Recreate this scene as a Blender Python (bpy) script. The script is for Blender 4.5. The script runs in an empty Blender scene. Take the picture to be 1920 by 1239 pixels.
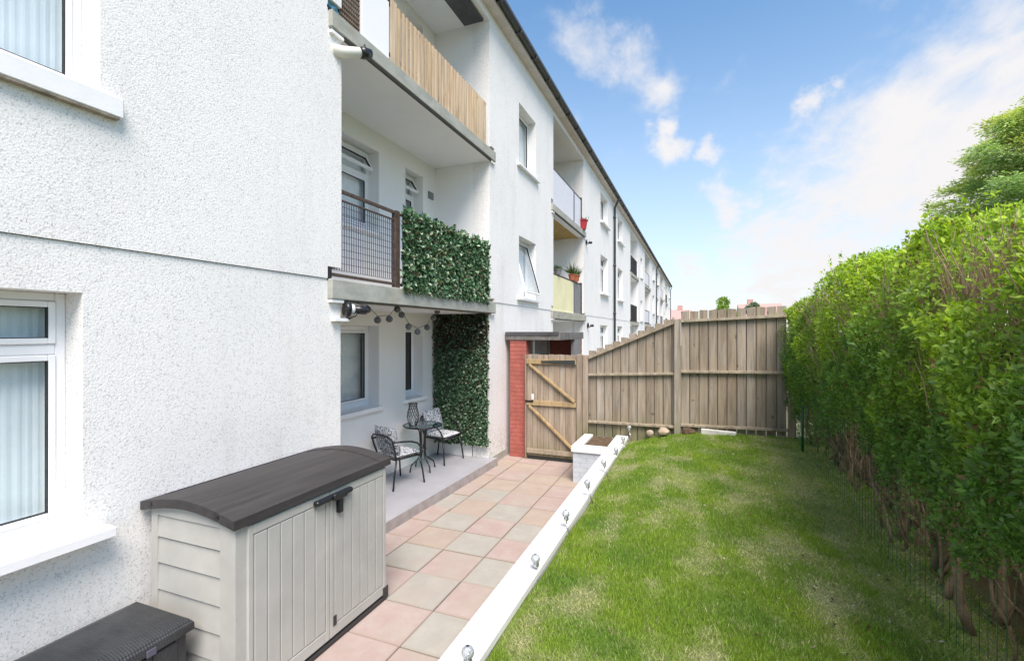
import bpy, bmesh, math, random
import numpy as np
from mathutils import Vector, Matrix
random.seed(7)
RNG = np.random.default_rng(11)
R = math.radians
scene = bpy.context.scene
COL = scene.collection

# ------------------------------------------------------------------ camera, world, sun, exposure
F_PX, YAW, CAMZ = 890.0, math.atan(350 / 890.0), 2.30
cam_d = bpy.data.cameras.new('camera')
cam = bpy.data.objects.new('camera', cam_d)
COL.objects.link(cam)
cam_d.sensor_fit = 'HORIZONTAL'
cam_d.sensor_width = 36.0
cam_d.lens = 36.0 * F_PX / 1920.0
cam_d.clip_start = 0.05
cam_d.clip_end = 3000
cam.location = (0, 0, CAMZ)
cam.rotation_euler = (R(90), 0, YAW)
cam_d.shift_y = 0.0008
scene.camera = cam

SUN_EL, SUN_AZ = R(56), R(146)          # azimuth measured clockwise from +Y
sun_dir = Vector((math.sin(SUN_AZ) * math.cos(SUN_EL), math.cos(SUN_AZ) * math.cos(SUN_EL), math.sin(SUN_EL)))
EXPOSURE = 1.56
SKY_STRENGTH = 0.15
scene.view_settings.view_transform = 'Standard'
scene.view_settings.look = 'None'
scene.view_settings.gamma = 1
scene.view_settings.use_curve_mapping = False
scene.view_settings.exposure = EXPOSURE
scene.cycles.max_bounces = 8
scene.cycles.transparent_max_bounces = 12
scene.cycles.use_denoising = True

def pix_dir(u, v):
    s, c = math.sin(YAW), math.cos(YAW)
    d = Vector((-s * F_PX + c * (u - 960), c * F_PX + s * (u - 960), 621 - v))
    return d.normalized()

world = bpy.data.worlds.new('World')
scene.world = world
world.use_nodes = True
nt = world.node_tree
nt.nodes.clear()
def N(tree, typ, **kw):
    n = tree.nodes.new(typ)
    for k, v in kw.items():
        setattr(n, k, v)
    return n
def math_n(tree, op, a, b=None, clamp=False):
    n = tree.nodes.new('ShaderNodeMath'); n.operation = op; n.use_clamp = clamp
    for i, x in enumerate((a, b)):
        if x is None: continue
        if isinstance(x, (int, float)): n.inputs[i].default_value = x
        else: tree.links.new(x, n.inputs[i])
    return n.outputs[0]
def maprange(tree, val, a, b, c=0.0, d=1.0, smooth=True):
    n = tree.nodes.new('ShaderNodeMapRange')
    n.interpolation_type = 'SMOOTHSTEP' if smooth else 'LINEAR'
    tree.links.new(val, n.inputs['Value'])
    n.inputs['From Min'].default_value = a; n.inputs['From Max'].default_value = b
    n.inputs['To Min'].default_value = c; n.inputs['To Max'].default_value = d
    return n.outputs[0]

out = N(nt, 'ShaderNodeOutputWorld')
bg = N(nt, 'ShaderNodeBackground')
bg.inputs['Strength'].default_value = SKY_STRENGTH
sky = N(nt, 'ShaderNodeTexSky')
sky.sky_type = 'NISHITA'
sky.sun_disc = False
sky.sun_elevation = SUN_EL
sky.sun_rotation = SUN_AZ
sky.air_density = 1.0
sky.dust_density = 0.6
sky.ozone_density = 2.0
tc = N(nt, 'ShaderNodeTexCoord')
sep = N(nt, 'ShaderNodeSeparateXYZ')
nt.links.new(tc.outputs['Generated'], sep.inputs[0])
zc = math_n(nt, 'ADD', math_n(nt, 'MAXIMUM', sep.outputs[2], 0.0), 0.18)
comb = N(nt, 'ShaderNodeCombineXYZ')
nt.links.new(math_n(nt, 'DIVIDE', sep.outputs[0], zc), comb.inputs[0])
nt.links.new(math_n(nt, 'DIVIDE', sep.outputs[1], zc), comb.inputs[1])
def wnoise(scale, detail, rough, dist=0.0, vec=None, off=(0, 0, 0), sc=(1, 1, 1)):
    mp = N(nt, 'ShaderNodeMapping')
    mp.inputs['Location'].default_value = off
    mp.inputs['Scale'].default_value = sc
    nt.links.new(vec or comb.outputs[0], mp.inputs[0])
    n = N(nt, 'ShaderNodeTexNoise')
    n.inputs['Scale'].default_value = scale
    n.inputs['Detail'].default_value = detail
    n.inputs['Roughness'].default_value = rough
    n.inputs['Distortion'].default_value = dist
    nt.links.new(mp.outputs[0], n.inputs['Vector'])
    return n.outputs['Fac']
nA = wnoise(2.6, 9, 0.62, 0.6, off=(3.1, 1.7, 0), sc=(1.0, 0.7, 1))
nB = wnoise(7.0, 8, 0.6, 0.3, off=(1.3, 5.2, 0), sc=(1.3, 0.8, 1))
dirw = wnoise(5.5, 5, 0.6, vec=tc.outputs['Generated'])
# cloud groups by direction (u, v in the photograph -> a direction in the sky), angular radius, amount
BLOBS = [(1560, 420, .17, .62), (1700, 330, .16, .75), (1850, 300, .20, .8), (1680, 230, .09, .40), (1860, 170, .12, .62),
         (1480, 470, .16, .55), (1372, 372, .055, .70), (1180, 120, .055, .50), (1215, 165, .06, .55), (1110, 95, .05, .35),
         (1245, 240, .035, .75), (1250, 285, .045, .70), (1343, 262, .030, .55), (1518, 195, .030, .60), (1600, 260, .07, .30),
         (1300, 500, .05, .50), (1440, 500, .07, .60), (1385, 140, .05, .25), (1500, 350, .09, .30), (1060, 250, .05, .35),
         (2300, 250, .35, .7), (300, -500, .4, .6), (-900, 300, .5, .7)]
wn_ = N(nt, 'ShaderNodeTexNoise'); wn_.inputs['Scale'].default_value = 4.5; wn_.inputs['Detail'].default_value = 6; wn_.inputs['Roughness'].default_value = .62
nt.links.new(tc.outputs['Generated'], wn_.inputs['Vector'])
wsub = N(nt, 'ShaderNodeVectorMath', operation='SUBTRACT'); nt.links.new(wn_.outputs['Color'], wsub.inputs[0]); wsub.inputs[1].default_value = (.5, .5, .5)
wsc = N(nt, 'ShaderNodeVectorMath', operation='SCALE'); nt.links.new(wsub.outputs[0], wsc.inputs[0]); wsc.inputs['Scale'].default_value = .24
wad = N(nt, 'ShaderNodeVectorMath', operation='ADD'); nt.links.new(wsc.outputs[0], wad.inputs[0]); nt.links.new(tc.outputs['Generated'], wad.inputs[1])
wnm = N(nt, 'ShaderNodeVectorMath', operation='NORMALIZE'); nt.links.new(wad.outputs[0], wnm.inputs[0])
mask = None
for u, v, rad, amt in BLOBS:
    d = pix_dir(u, v)
    vm = N(nt, 'ShaderNodeVectorMath', operation='DOT_PRODUCT')
    nt.links.new(wnm.outputs[0], vm.inputs[0])
    vm.inputs[1].default_value = d
    ang = math_n(nt, 'ARCCOSINE', math_n(nt, 'MINIMUM', vm.outputs['Value'], .999999))
    m = maprange(nt, ang, rad * 1.6, 0.0, 0.0, amt)
    mask = m if mask is None else math_n(nt, 'MAXIMUM', mask, m)
nm = math_n(nt, 'ADD', math_n(nt, 'MULTIPLY', nA, 0.6), math_n(nt, 'MULTIPLY', nB, 0.4))
nmix = math_n(nt, 'ADD', nm, math_n(nt, 'MULTIPLY', dirw, 0.35))
base_m = math_n(nt, 'ADD', mask, 0.0)
val = math_n(nt, 'ADD', math_n(nt, 'MULTIPLY', nmix, 1.5), base_m)
cl = maprange(nt, val, 1.10, 1.74, 0.0, 1.0)
haze = maprange(nt, sep.outputs[2], -0.05, 0.60, 0.95, 0.0, smooth=False)
haze = math_n(nt, 'POWER', haze, 1.5)
cov = math_n(nt, 'SUBTRACT', 1.0, math_n(nt, 'MULTIPLY', math_n(nt, 'SUBTRACT', 1.0, cl), math_n(nt, 'SUBTRACT', 1.0, haze)), clamp=True)
mix = N(nt, 'ShaderNodeMix', data_type='RGBA')
nt.links.new(cov, mix.inputs['Factor'])
skc = N(nt, 'ShaderNodeMix', data_type='RGBA', blend_type='MULTIPLY')
skc.inputs['Factor'].default_value = 1.0
nt.links.new(sky.outputs[0], skc.inputs['A'])
skc.inputs['B'].default_value = (.43, .545, .565, 1)
nt.links.new(skc.outputs['Result'], mix.inputs['A'])
CLOUD = (2.12, 2.08, 2.10, 1)
mix.inputs['B'].default_value = CLOUD
nt.links.new(mix.outputs['Result'], bg.inputs['Color'])
nt.links.new(bg.outputs[0], out.inputs[0])

sun_l = bpy.data.lights.new('sun', 'SUN')
sun_l.energy = 2.15
sun_l.angle = R(36)
sun_l.color = (1.0, 0.885, 0.80)
sun_o = bpy.data.objects.new('sun', sun_l)
COL.objects.link(sun_o)
sun_o.location = (5, -5, 12)
sun_o.rotation_euler = sun_dir.to_track_quat('Z', 'Y').to_euler()

# ------------------------------------------------------------------ materials
def mat_base(name, color, rough=0.6, metal=0.0, spec=0.5):
    m = bpy.data.materials.new(name)
    m.use_nodes = True
    b = m.node_tree.nodes['Principled BSDF']
    b.inputs['Base Color'].default_value = (*color, 1)
    b.inputs['Roughness'].default_value = rough
    b.inputs['Metallic'].default_value = metal
    b.inputs['Specular IOR Level'].default_value = spec
    return m, m.node_tree, b
def tnoise(t, scale, detail=4, rough=0.6, coord='Object', sc=(1, 1, 1), rnd=False, dist=0.0):
    c = N(t, 'ShaderNodeTexCoord')
    mp = N(t, 'ShaderNodeMapping')
    mp.inputs['Scale'].default_value = sc
    t.links.new(c.outputs[coord], mp.inputs[0])
    if rnd:
        oi = N(t, 'ShaderNodeObjectInfo')
        cb = N(t, 'ShaderNodeVectorMath', operation='SCALE')
        cb.inputs[0].default_value = (37.0, 53.0, 71.0)
        t.links.new(oi.outputs['Random'], cb.inputs['Scale'])
        t.links.new(cb.outputs[0], mp.inputs['Location'])
    n = N(t, 'ShaderNodeTexNoise')
    n.inputs['Scale'].default_value = scale
    n.inputs['Detail'].default_value = detail
    n.inputs['Roughness'].default_value = rough
    n.inputs['Distortion'].default_value = dist
    t.links.new(mp.outputs[0], n.inputs['Vector'])
    return n.outputs['Fac']
def ramp(t, fac, stops):
    r = N(t, 'ShaderNodeValToRGB')
    e = r.color_ramp.elements
    while len(e) < len(stops): e.new(0.5)
    for i, (p, c) in enumerate(stops):
        e[i].position = p; e[i].color = (*c, 1)
    t.links.new(fac, r.inputs[0])
    return r.outputs[0]
def mixc(t, fac, a, b, mode='MIX'):
    m = N(t, 'ShaderNodeMix', data_type='RGBA', blend_type=mode)
    if isinstance(fac, (int, float)): m.inputs['Factor'].default_value = fac
    else: t.links.new(fac, m.inputs['Factor'])
    for k, x in (('A', a), ('B', b)):
        if isinstance(x, tuple): m.inputs[k].default_value = (*x, 1)
        else: t.links.new(x, m.inputs[k])
    return m.outputs['Result']
def bump(t, b, h, strength=0.3, dist=0.01):
    n = N(t, 'ShaderNodeBump')
    n.inputs['Strength'].default_value = strength
    n.inputs['Distance'].default_value = dist
    t.links.new(h, n.inputs['Height'])
    t.links.new(n.outputs[0], b.inputs['Normal'])
def simple(name, color, rough=0.6, metal=0.0, var=0.15, scale=6.0, bumps=0.0, bscale=60, rnd=False):
    m, t, b = mat_base(name, color, rough, metal)
    f = tnoise(t, scale, 5, 0.65, rnd=rnd)
    lo = tuple(c * (1 - var) for c in color); hi = tuple(min(1, c * (1 + var)) for c in color)
    t.links.new(ramp(t, f, [(0.3, lo), (0.7, hi)]), b.inputs['Base Color'])
    if bumps: bump(t, b, tnoise(t, bscale, 3), bumps, 0.004)
    return m

def roughcast(name):
    m, t, b = mat_base(name, (.8, .8, .78), 0.9, spec=0.2)
    co = N(t, 'ShaderNodeTexCoord')
    v = N(t, 'ShaderNodeTexVoronoi')
    v.inputs['Scale'].default_value = 85; v.inputs['Randomness'].default_value = 1
    nd = N(t, 'ShaderNodeTexNoise'); nd.inputs['Scale'].default_value = 40; nd.inputs['Detail'].default_value = 4
    t.links.new(co.outputs['Object'], nd.inputs['Vector'])
    vv = N(t, 'ShaderNodeVectorMath', operation='ADD')
    sc = N(t, 'ShaderNodeVectorMath', operation='SCALE'); sc.inputs['Scale'].default_value = 0.02
    t.links.new(nd.outputs['Color'], sc.inputs[0])
    t.links.new(co.outputs['Object'], vv.inputs[0]); t.links.new(sc.outputs[0], vv.inputs[1])
    t.links.new(vv.outputs[0], v.inputs['Vector'])
    n1 = tnoise(t, 92, 3, 0.7)
    n2 = tnoise(t, 0.9, 6, 0.65)
    n3 = tnoise(t, 14, 4, 0.6)
    # pits between the pebbles hold grime
    pit = math_n(t, 'MULTIPLY', maprange(t, n1, 0.52, 0.66), maprange(t, math_n(t, 'ADD', n2, math_n(t, 'MULTIPLY', n3, .5)), 0.42, 0.85, .45, 1.0))
    c1 = mixc(t, pit, (.85, .835, .81), (.50, .49, .475))
    c2 = mixc(t, math_n(t, 'MULTIPLY', maprange(t, n2, .45, .75), .25), c1, (.62, .62, .58))
    # splash dirt near the ground
    gm = N(t, 'ShaderNodeSeparateXYZ'); t.links.new(co.outputs['Object'], gm.inputs[0])
    low = math_n(t, 'MULTIPLY', maprange(t, gm.outputs[2], 1.0, 0.0), maprange(t, n3, .35, .7))
    n4 = tnoise(t, 3.4, 6, .7, sc=(1, 1, .16))
    c2 = mixc(t, math_n(t, 'MULTIPLY', maprange(t, n4, .52, .76), .34), c2, (.55, .52, .46))
    c3 = mixc(t, math_n(t, 'MULTIPLY', low, .60), c2, (.40, .41, .36))
    t.links.new(c3, b.inputs['Base Color'])
    h = math_n(t, 'SUBTRACT', math_n(t, 'MULTIPLY', n1, 0.9), v.outputs['Distance'])
    bump(t, b, h, 0.24, 0.006)
    return m
def smooth_wall(name, col=(.85, .84, .82), warm=(.80, .77, .70)):
    m, t, b = mat_base(name, col, 0.8, spec=0.25)
    n2 = tnoise(t, 1.3, 6, 0.6)
    n3 = tnoise(t, 30, 4, 0.7)
    c = mixc(t, math_n(t, 'MULTIPLY', maprange(t, n2, .45, .8), .5), col, warm)
    c = mixc(t, math_n(t, 'MULTIPLY', maprange(t, n3, .6, .8), .15), c, (.5, .5, .48))
    t.links.new(c, b.inputs['Base Color'])
    bump(t, b, n3, 0.25, 0.004)
    return m
def concrete(name, col, dark, green=None):
    m, t, b = mat_base(name, col, 0.85, spec=0.2)
    a = tnoise(t, 3.0, 7, 0.7, sc=(1, 1, 2.5))
    s = tnoise(t, 9, 5, 0.7, sc=(1, 1, .15))
    c = mixc(t, maprange(t, a, .35, .7), col, dark)
    c = mixc(t, math_n(t, 'MULTIPLY', maprange(t, s, .5, .75), .5), c, green or dark)
    t.links.new(c, b.inputs['Base Color'])
    bump(t, b, tnoise(t, 45, 4), 0.3, 0.004)
    return m
def wood(name, a, bcol, c2, rough=0.8, green=True):
    m, t, b = mat_base(name, a, rough, spec=0.2)
    g = tnoise(t, 14, 8, 0.7, sc=(1, 1, 0.07), rnd=True, dist=0.4)
    st = tnoise(t, 3.0, 5, 0.65, sc=(1, 1, .6), rnd=True)
    kn = tnoise(t, 9, 2, 0.5, sc=(1.0, 1.0, .7), rnd=True)
    oi = N(t, 'ShaderNodeObjectInfo')
    base = mixc(t, oi.outputs['Random'], a, bcol)
    base = mixc(t, maprange(t, st, .45, .75, 0, .7), base, c2)
    base = mixc(t, maprange(t, g, .35, .7, 0.0, .75), base, tuple(x * .42 for x in a))
    g2 = tnoise(t, 1.2, 5, .7, sc=(1, 1, .5))
    base = mixc(t, maprange(t, g2, .45, .7, 0, .35), base, (.16, .13, .10))
    base = mixc(t, maprange(t, kn, .70, .76, 0.0, .7), base, (.05, .035, .02))
    if green:
        co = N(t, 'ShaderNodeTexCoord'); sp = N(t, 'ShaderNodeSeparateXYZ')
        t.links.new(co.outputs['Object'], sp.inputs[0])
        lo = math_n(t, 'MULTIPLY', maprange(t, sp.outputs[2], .5, 0.0), maprange(t, st, .3, .6, .3, 1))
        base = mixc(t, math_n(t, 'MULTIPLY', lo, .65), base, (.13, .14, .05))
    t.links.new(base, b.inputs['Base Color'])
    bump(t, b, g, 0.4, 0.004)
    return m
def leafmat(name, trans=0.35, rough=0.45, spec=0.4):
    m, t, b = mat_base(name, (.08, .15, .03), rough, spec=spec)
    at = N(t, 'ShaderNodeAttribute', attribute_name='col')
    t.links.new(at.outputs['Color'], b.inputs['Base Color'])
    tr = N(t, 'ShaderNodeBsdfTranslucent')
    tcol = mixc(t, 1.0, at.outputs['Color'], (1.25, 1.35, .6), 'MULTIPLY')
    t.links.new(tcol, tr.inputs['Color'])
    mx = N(t, 'ShaderNodeMixShader'); mx.inputs[0].default_value = trans
    o = t.nodes['Material Output']
    t.links.new(b.outputs[0], mx.inputs[1]); t.links.new(tr.outputs[0], mx.inputs[2])
    t.links.new(mx.outputs[0], o.inputs['Surface'])
    return m
def glassmat(name, tint, refl=1.0):
    m = bpy.data.materials.new(name); m.use_nodes = True
    t = m.node_tree; t.nodes.clear()
    o = N(t, 'ShaderNodeOutputMaterial')
    tr = N(t, 'ShaderNodeBsdfTransparent'); tr.inputs['Color'].default_value = (*tint, 1)
    gl = N(t, 'ShaderNodeBsdfGlossy'); gl.inputs['Roughness'].default_value = 0.015
    fr = N(t, 'ShaderNodeFresnel'); fr.inputs['IOR'].default_value = 1.75
    mx = N(t, 'ShaderNodeMixShader')
    geo = N(t, 'ShaderNodeNewGeometry')
    front = math_n(t, 'SUBTRACT', 1.0, geo.outputs['Backfacing'])
    t.links.new(math_n(t, 'MULTIPLY', math_n(t, 'MULTIPLY', fr.outputs[0], refl, clamp=True), front), mx.inputs[0])
    t.links.new(tr.outputs[0], mx.inputs[1]); t.links.new(gl.outputs[0], mx.inputs[2])
    t.links.new(mx.outputs[0], o.inputs['Surface'])
    return m

M = {}
M['roughcast'] = roughcast('roughcast')
M['smooth'] = smooth_wall('smooth_white_paint')
M['soffit'] = smooth_wall('soffit_paint', (.82, .82, .82), (.74, .74, .73))
M['timber_soffit'] = wood('timber_soffit', (.55, .38, .14), (.60, .44, .18), (.50, .30, .10), green=False)
M['conc'] = concrete('slab_concrete', (.42, .42, .38), (.30, .31, .27), (.36, .33, .24))
M['conc_moss'] = concrete('mossy_concrete', (.42, .41, .36), (.29, .29, .22), (.32, .30, .19))
M['dark_strip'] = simple('dark_slab_strip', (.035, .03, .022), .8)
M['dark_board'] = simple('dark_board', (.07, .07, .075), .7, var=.3)
M['fascia'] = simple('fascia_board', (.62, .56, .52), .8, var=.1)
M['pvc'] = simple('white_upvc', (.86, .86, .87), .3, var=.02)
M['sill'] = simple('white_sill', (.84, .84, .84), .6, var=.04, bumps=.15)
M['dirty_edge'] = simple('stained_edge', (.28, .24, .19), .9, var=.5, scale=14)
M['gasket'] = simple('black_gasket', (.02, .02, .02), .5)
M['glass'] = glassmat('window_glass', (.95, .975, .98), 1.2)
M['glass_top'] = glassmat('table_glass', (.55, .72, .68), 1.3)
M['glass_green'] = glassmat('green_glass', (.30, .50, .42), 1.2)
M['room'] = simple('dark_room', (.06, .06, .06), .9)
M['roof'] = simple('roof_tile', (.09, .085, .085), .8, var=.3)
M['gutter'] = simple('dark_gutter', (.035, .04, .04), .45, var=.2)
M['pink_roof'] = simple('far_roof', (.50, .30, .26), .8)
M['rust'] = simple('rusty_brown_steel', (.075, .050, .038), .75, var=.5, scale=20)
M['black'] = simple('black_metal', (.012, .013, .015), .35, var=.2)
M['mesh_wire'] = simple('galvanised_wire', (.10, .10, .14), .5, .3)
M['lattice'] = simple('brown_lattice', (.22, .16, .12), .8, var=.3)
M['white_paint'] = smooth_wall('white_masonry_paint', (.86, .86, .86), (.78, .78, .76))
M['coping'] = smooth_wall('white_coping_paint', (.76, .76, .75), (.62, .61, .57))
M['planter'] = simple('pale_grey_paint', (.50, .54, .58), .7, var=.08, bumps=.2)
M['soil'] = simple('soil', (.10, .065, .04), .95, var=.5, scale=30, bumps=1.0, bscale=50)
M['ground'] = simple('rough_ground', (.11, .11, .06), .95, var=.4, scale=4, bumps=.6)
M['floor_paint'] = simple('grey_floor_paint', (.36, .36, .38), .55, var=.08, scale=3)
M['floor_edge'] = simple('worn_floor_edge', (.32, .29, .28), .8, var=.2, scale=8)
M['joint'] = simple('joint_mortar', (.13, .10, .085), .95, var=.4, scale=20)
def tilemat(name, c, d, e):
    m, t, b = mat_base(name, c, 0.75, spec=0.25)
    n1 = tnoise(t, 5, 6, .65, rnd=True)
    n2 = tnoise(t, 60, 4, .7, rnd=True)
    n3 = tnoise(t, 1.9, 3, .5, rnd=True)
    col = mixc(t, maprange(t, n1, .35, .7), c, d)
    col = mixc(t, maprange(t, n3, .5, .7, 0, .6), col, e)
    col = mixc(t, maprange(t, n2, .55, .75, 0, .25), col, tuple(x * .55 for x in c))
    co = N(t, 'ShaderNodeTexCoord'); sp = N(t, 'ShaderNodeSeparateXYZ'); t.links.new(co.outputs['Generated'], sp.inputs[0])
    ex = [math_n(t, 'ABSOLUTE', math_n(t, 'SUBTRACT', sp.outputs[q], .5)) for q in (0, 1)]
    ed = math_n(t, 'ADD', math_n(t, 'MAXIMUM', ex[0], ex[1]), math_n(t, 'MULTIPLY', n1, .10))
    col = mixc(t, maprange(t, ed, .50, .57, 0, .42), col, (.24, .19, .13))
    n5 = tnoise(t, 2.6, 6, .7)
    col = mixc(t, maprange(t, n5, .52, .75, 0, .35), col, (.30, .27, .21))
    t.links.new(col, b.inputs['Base Color'])
    bump(t, b, math_n(t, 'ADD', n1, math_n(t, 'MULTIPLY', n2, .3)), .25, .006)
    return m
M['tile_pink'] = tilemat('pink_slab', (.375, .285, .255), (.41, .34, .305), (.36, .315, .265))
M['tile_grey'] = tilemat('greygreen_slab', (.34, .32, .28), (.385, .365, .32), (.37, .315, .27))
M['tile_buff'] = tilemat('buff_slab', (.375, .30, .245), (.40, .335, .28), (.355, .29, .25))
M['fence'] = wood('weathered_fence', (.33, .265, .19), (.45, .39, .32), (.38, .35, .32))
M['rail'] = wood('fence_rail', (.40, .33, .24), (.44, .38, .28), (.34, .31, .25), green=False)
M['gate'] = wood('gate_board', (.40, .31, .23), (.46, .38, .29), (.42, .37, .32))
M['newwood'] = wood('gate_brace', (.48, .34, .17), (.50, .37, .20), (.42, .32, .18), green=False)
M['picket'] = wood('balcony_picket', (.66, .49, .31), (.72, .57, .40), (.68, .57, .45), green=False)
M['plastic'] = simple('cream_plastic', (.42, .42, .39), .5, var=.09, scale=3.5, bumps=.12, bscale=90)
M['plastic_groove'] = simple('cream_plastic_groove', (.36, .36, .31), .7, var=.06)
def lidmat():
    m, t, b = mat_base('brown_plastic_lid', (.09, .08, .078), .62, spec=.3)
    g = tnoise(t, 9, 6, .7, sc=(1.4, .10, 1))
    t.links.new(ramp(t, g, [(.3, (.030, .028, .028)), (.7, (.062, .058, .057))]), b.inputs['Base Color'])
    bump(t, b, tnoise(t, 30, 5, .7, sc=(1.5, .12, 1)), .45, .004)
    return m
M['lid'] = lidmat()
def chestmat():
    m, t, b = mat_base('black_rattan_plastic', (.022, .023, .026), .42)
    w = N(t, 'ShaderNodeTexWave'); w.inputs['Scale'].default_value = 22; w.bands_direction = 'Y'
    w2 = N(t, 'ShaderNodeTexWave'); w2.inputs['Scale'].default_value = 30; w2.bands_direction = 'X'
    c = N(t, 'ShaderNodeTexCoord')
    t.links.new(c.outputs['Object'], w.inputs['Vector']); t.links.new(c.outputs['Object'], w2.inputs['Vector'])
    n = tnoise(t, 3, 5, .7)
    t.links.new(ramp(t, n, [(.35, (.018, .019, .022)), (.75, (.05, .055, .058))]), b.inputs['Base Color'])
    bump(t, b, math_n(t, 'ADD', w.outputs['Fac'], w2.outputs['Fac']), .5, .003)
    return m
M['chest'] = chestmat()
M['red'] = simple('red_masonry_paint', (.36, .105, .08), .75, var=.22, scale=7, bumps=.2)
M['red_mortar'] = simple('red_mortar', (.34, .085, .06), .85, var=.2)
M['canopy'] = simple('weathered_canopy_edge', (.16, .15, .14), .85, var=.4, scale=12)
M['curtain'] = simple('pale_curtain', (.84, .87, .88), .8, var=.05)
M['yellow_panel'] = simple('pale_yellow_panel', (.76, .72, .44), .6, var=.08, scale=2)
M['white_panel'] = simple('translucent_white_panel', (.66, .67, .72), .5, var=.06)
M['dgrey_panel'] = simple('dark_grey_panel', (.20, .20, .20), .6, var=.15)
M['terracotta'] = simple('terracotta', (.42, .13, .06), .8, var=.2)
M['redpot'] = simple('red_plastic_pot', (.40, .03, .04), .5)
M['cream_pipe'] = simple('cream_pipe', (.72, .71, .62), .5, var=.08)
M['camera_black'] = simple('black_camera_plastic', (.015, .015, .018), .3)
M['camera_white'] = simple('white_camera_plastic', (.8, .8, .8), .35)
M['silver'] = simple('silver_cap', (.5, .5, .52), .25, .8)
M['globe'] = simple('grey_wicker_globe', (.17, .165, .155), .7, var=.35, scale=40)
M['stone'] = simple('buff_stone', (.42, .34, .25), .9, var=.3, scale=9, bumps=.6)
M['whitestone'] = simple('pale_concrete_block', (.55, .54, .50), .9, var=.2, scale=9, bumps=.5)
M['bark'] = simple('brown_bark', (.21, .155, .10), .9, var=.5, scale=14, bumps=.8, bscale=40)
M['twig'] = simple('pale_twig', (.36, .26, .17), .9, var=.4, scale=9)
M['greenpost'] = simple('green_coated_steel', (.015, .10, .06), .5)
M['leaf'] = leafmat('hedge_leaf', .45)
M['grassm'] = leafmat('grass_blade', .3, .6, .2)
M['ivy'] = leafmat('artificial_ivy_leaf', .15, .7, .2)
M['needle'] = leafmat('conifer_spray', .3, .6, .2)
def crackle():
    m, t, b = mat_base('crackle_glass', (.62, .65, .68), .16)
    b.inputs['Transmission Weight'].default_value = .35; b.inputs['Metallic'].default_value = .35
    b.inputs['IOR'].default_value = 1.35
    v = N(t, 'ShaderNodeTexVoronoi'); v.feature = 'DISTANCE_TO_EDGE'; v.inputs['Scale'].default_value = 60
    c = N(t, 'ShaderNodeTexCoord'); t.links.new(c.outputs['Object'], v.inputs['Vector'])
    bump(t, b, v.outputs['Distance'], .8, .01)
    return m
M['crackle'] = crackle()
def cushion():
    m, t, b = mat_base('leaf_print_cushion', (.7, .7, .7), .9, spec=.1)
    n = tnoise(t, 16, 2, .5, dist=2.2)
    n2 = tnoise(t, 42, 2, .5, dist=1.5)
    f = math_n(t, 'MAXIMUM', maprange(t, n, .53, .57), maprange(t, n2, .60, .64, 0, .7))
    t.links.new(mixc(t, f, (.74, .73, .74), (.17, .20, .23)), b.inputs['Base Color'])
    return m
M['cushion'] = cushion()
def cushion_dark():
    m, t, b = mat_base('dark_leaf_print_cushion', (.5, .5, .5), .9, spec=.1)
    n = tnoise(t, 20, 2, .5, dist=2.5)
    t.links.new(mixc(t, maprange(t, n, .46, .54), (.60, .62, .64), (.13, .16, .19)), b.inputs['Base Color'])
    return m
M['cushion_dark'] = cushion_dark()
def lawnmat():
    m, t, b = mat_base('lawn_thatch', (.09, .1, .03), .95, spec=.1)
    at = N(t, 'ShaderNodeAttribute', attribute_name='col')
    n = tnoise(t, 90, 5, .7)
    t.links.new(mixc(t, maprange(t, n, .35, .7), at.outputs['Color'], mixc(t, .6, at.outputs['Color'], (.03, .03, .01), 'MIX')), b.inputs['Base Color'])
    bump(t, b, n, .8, .02)
    return m
M['lawn'] = lawnmat()

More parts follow.
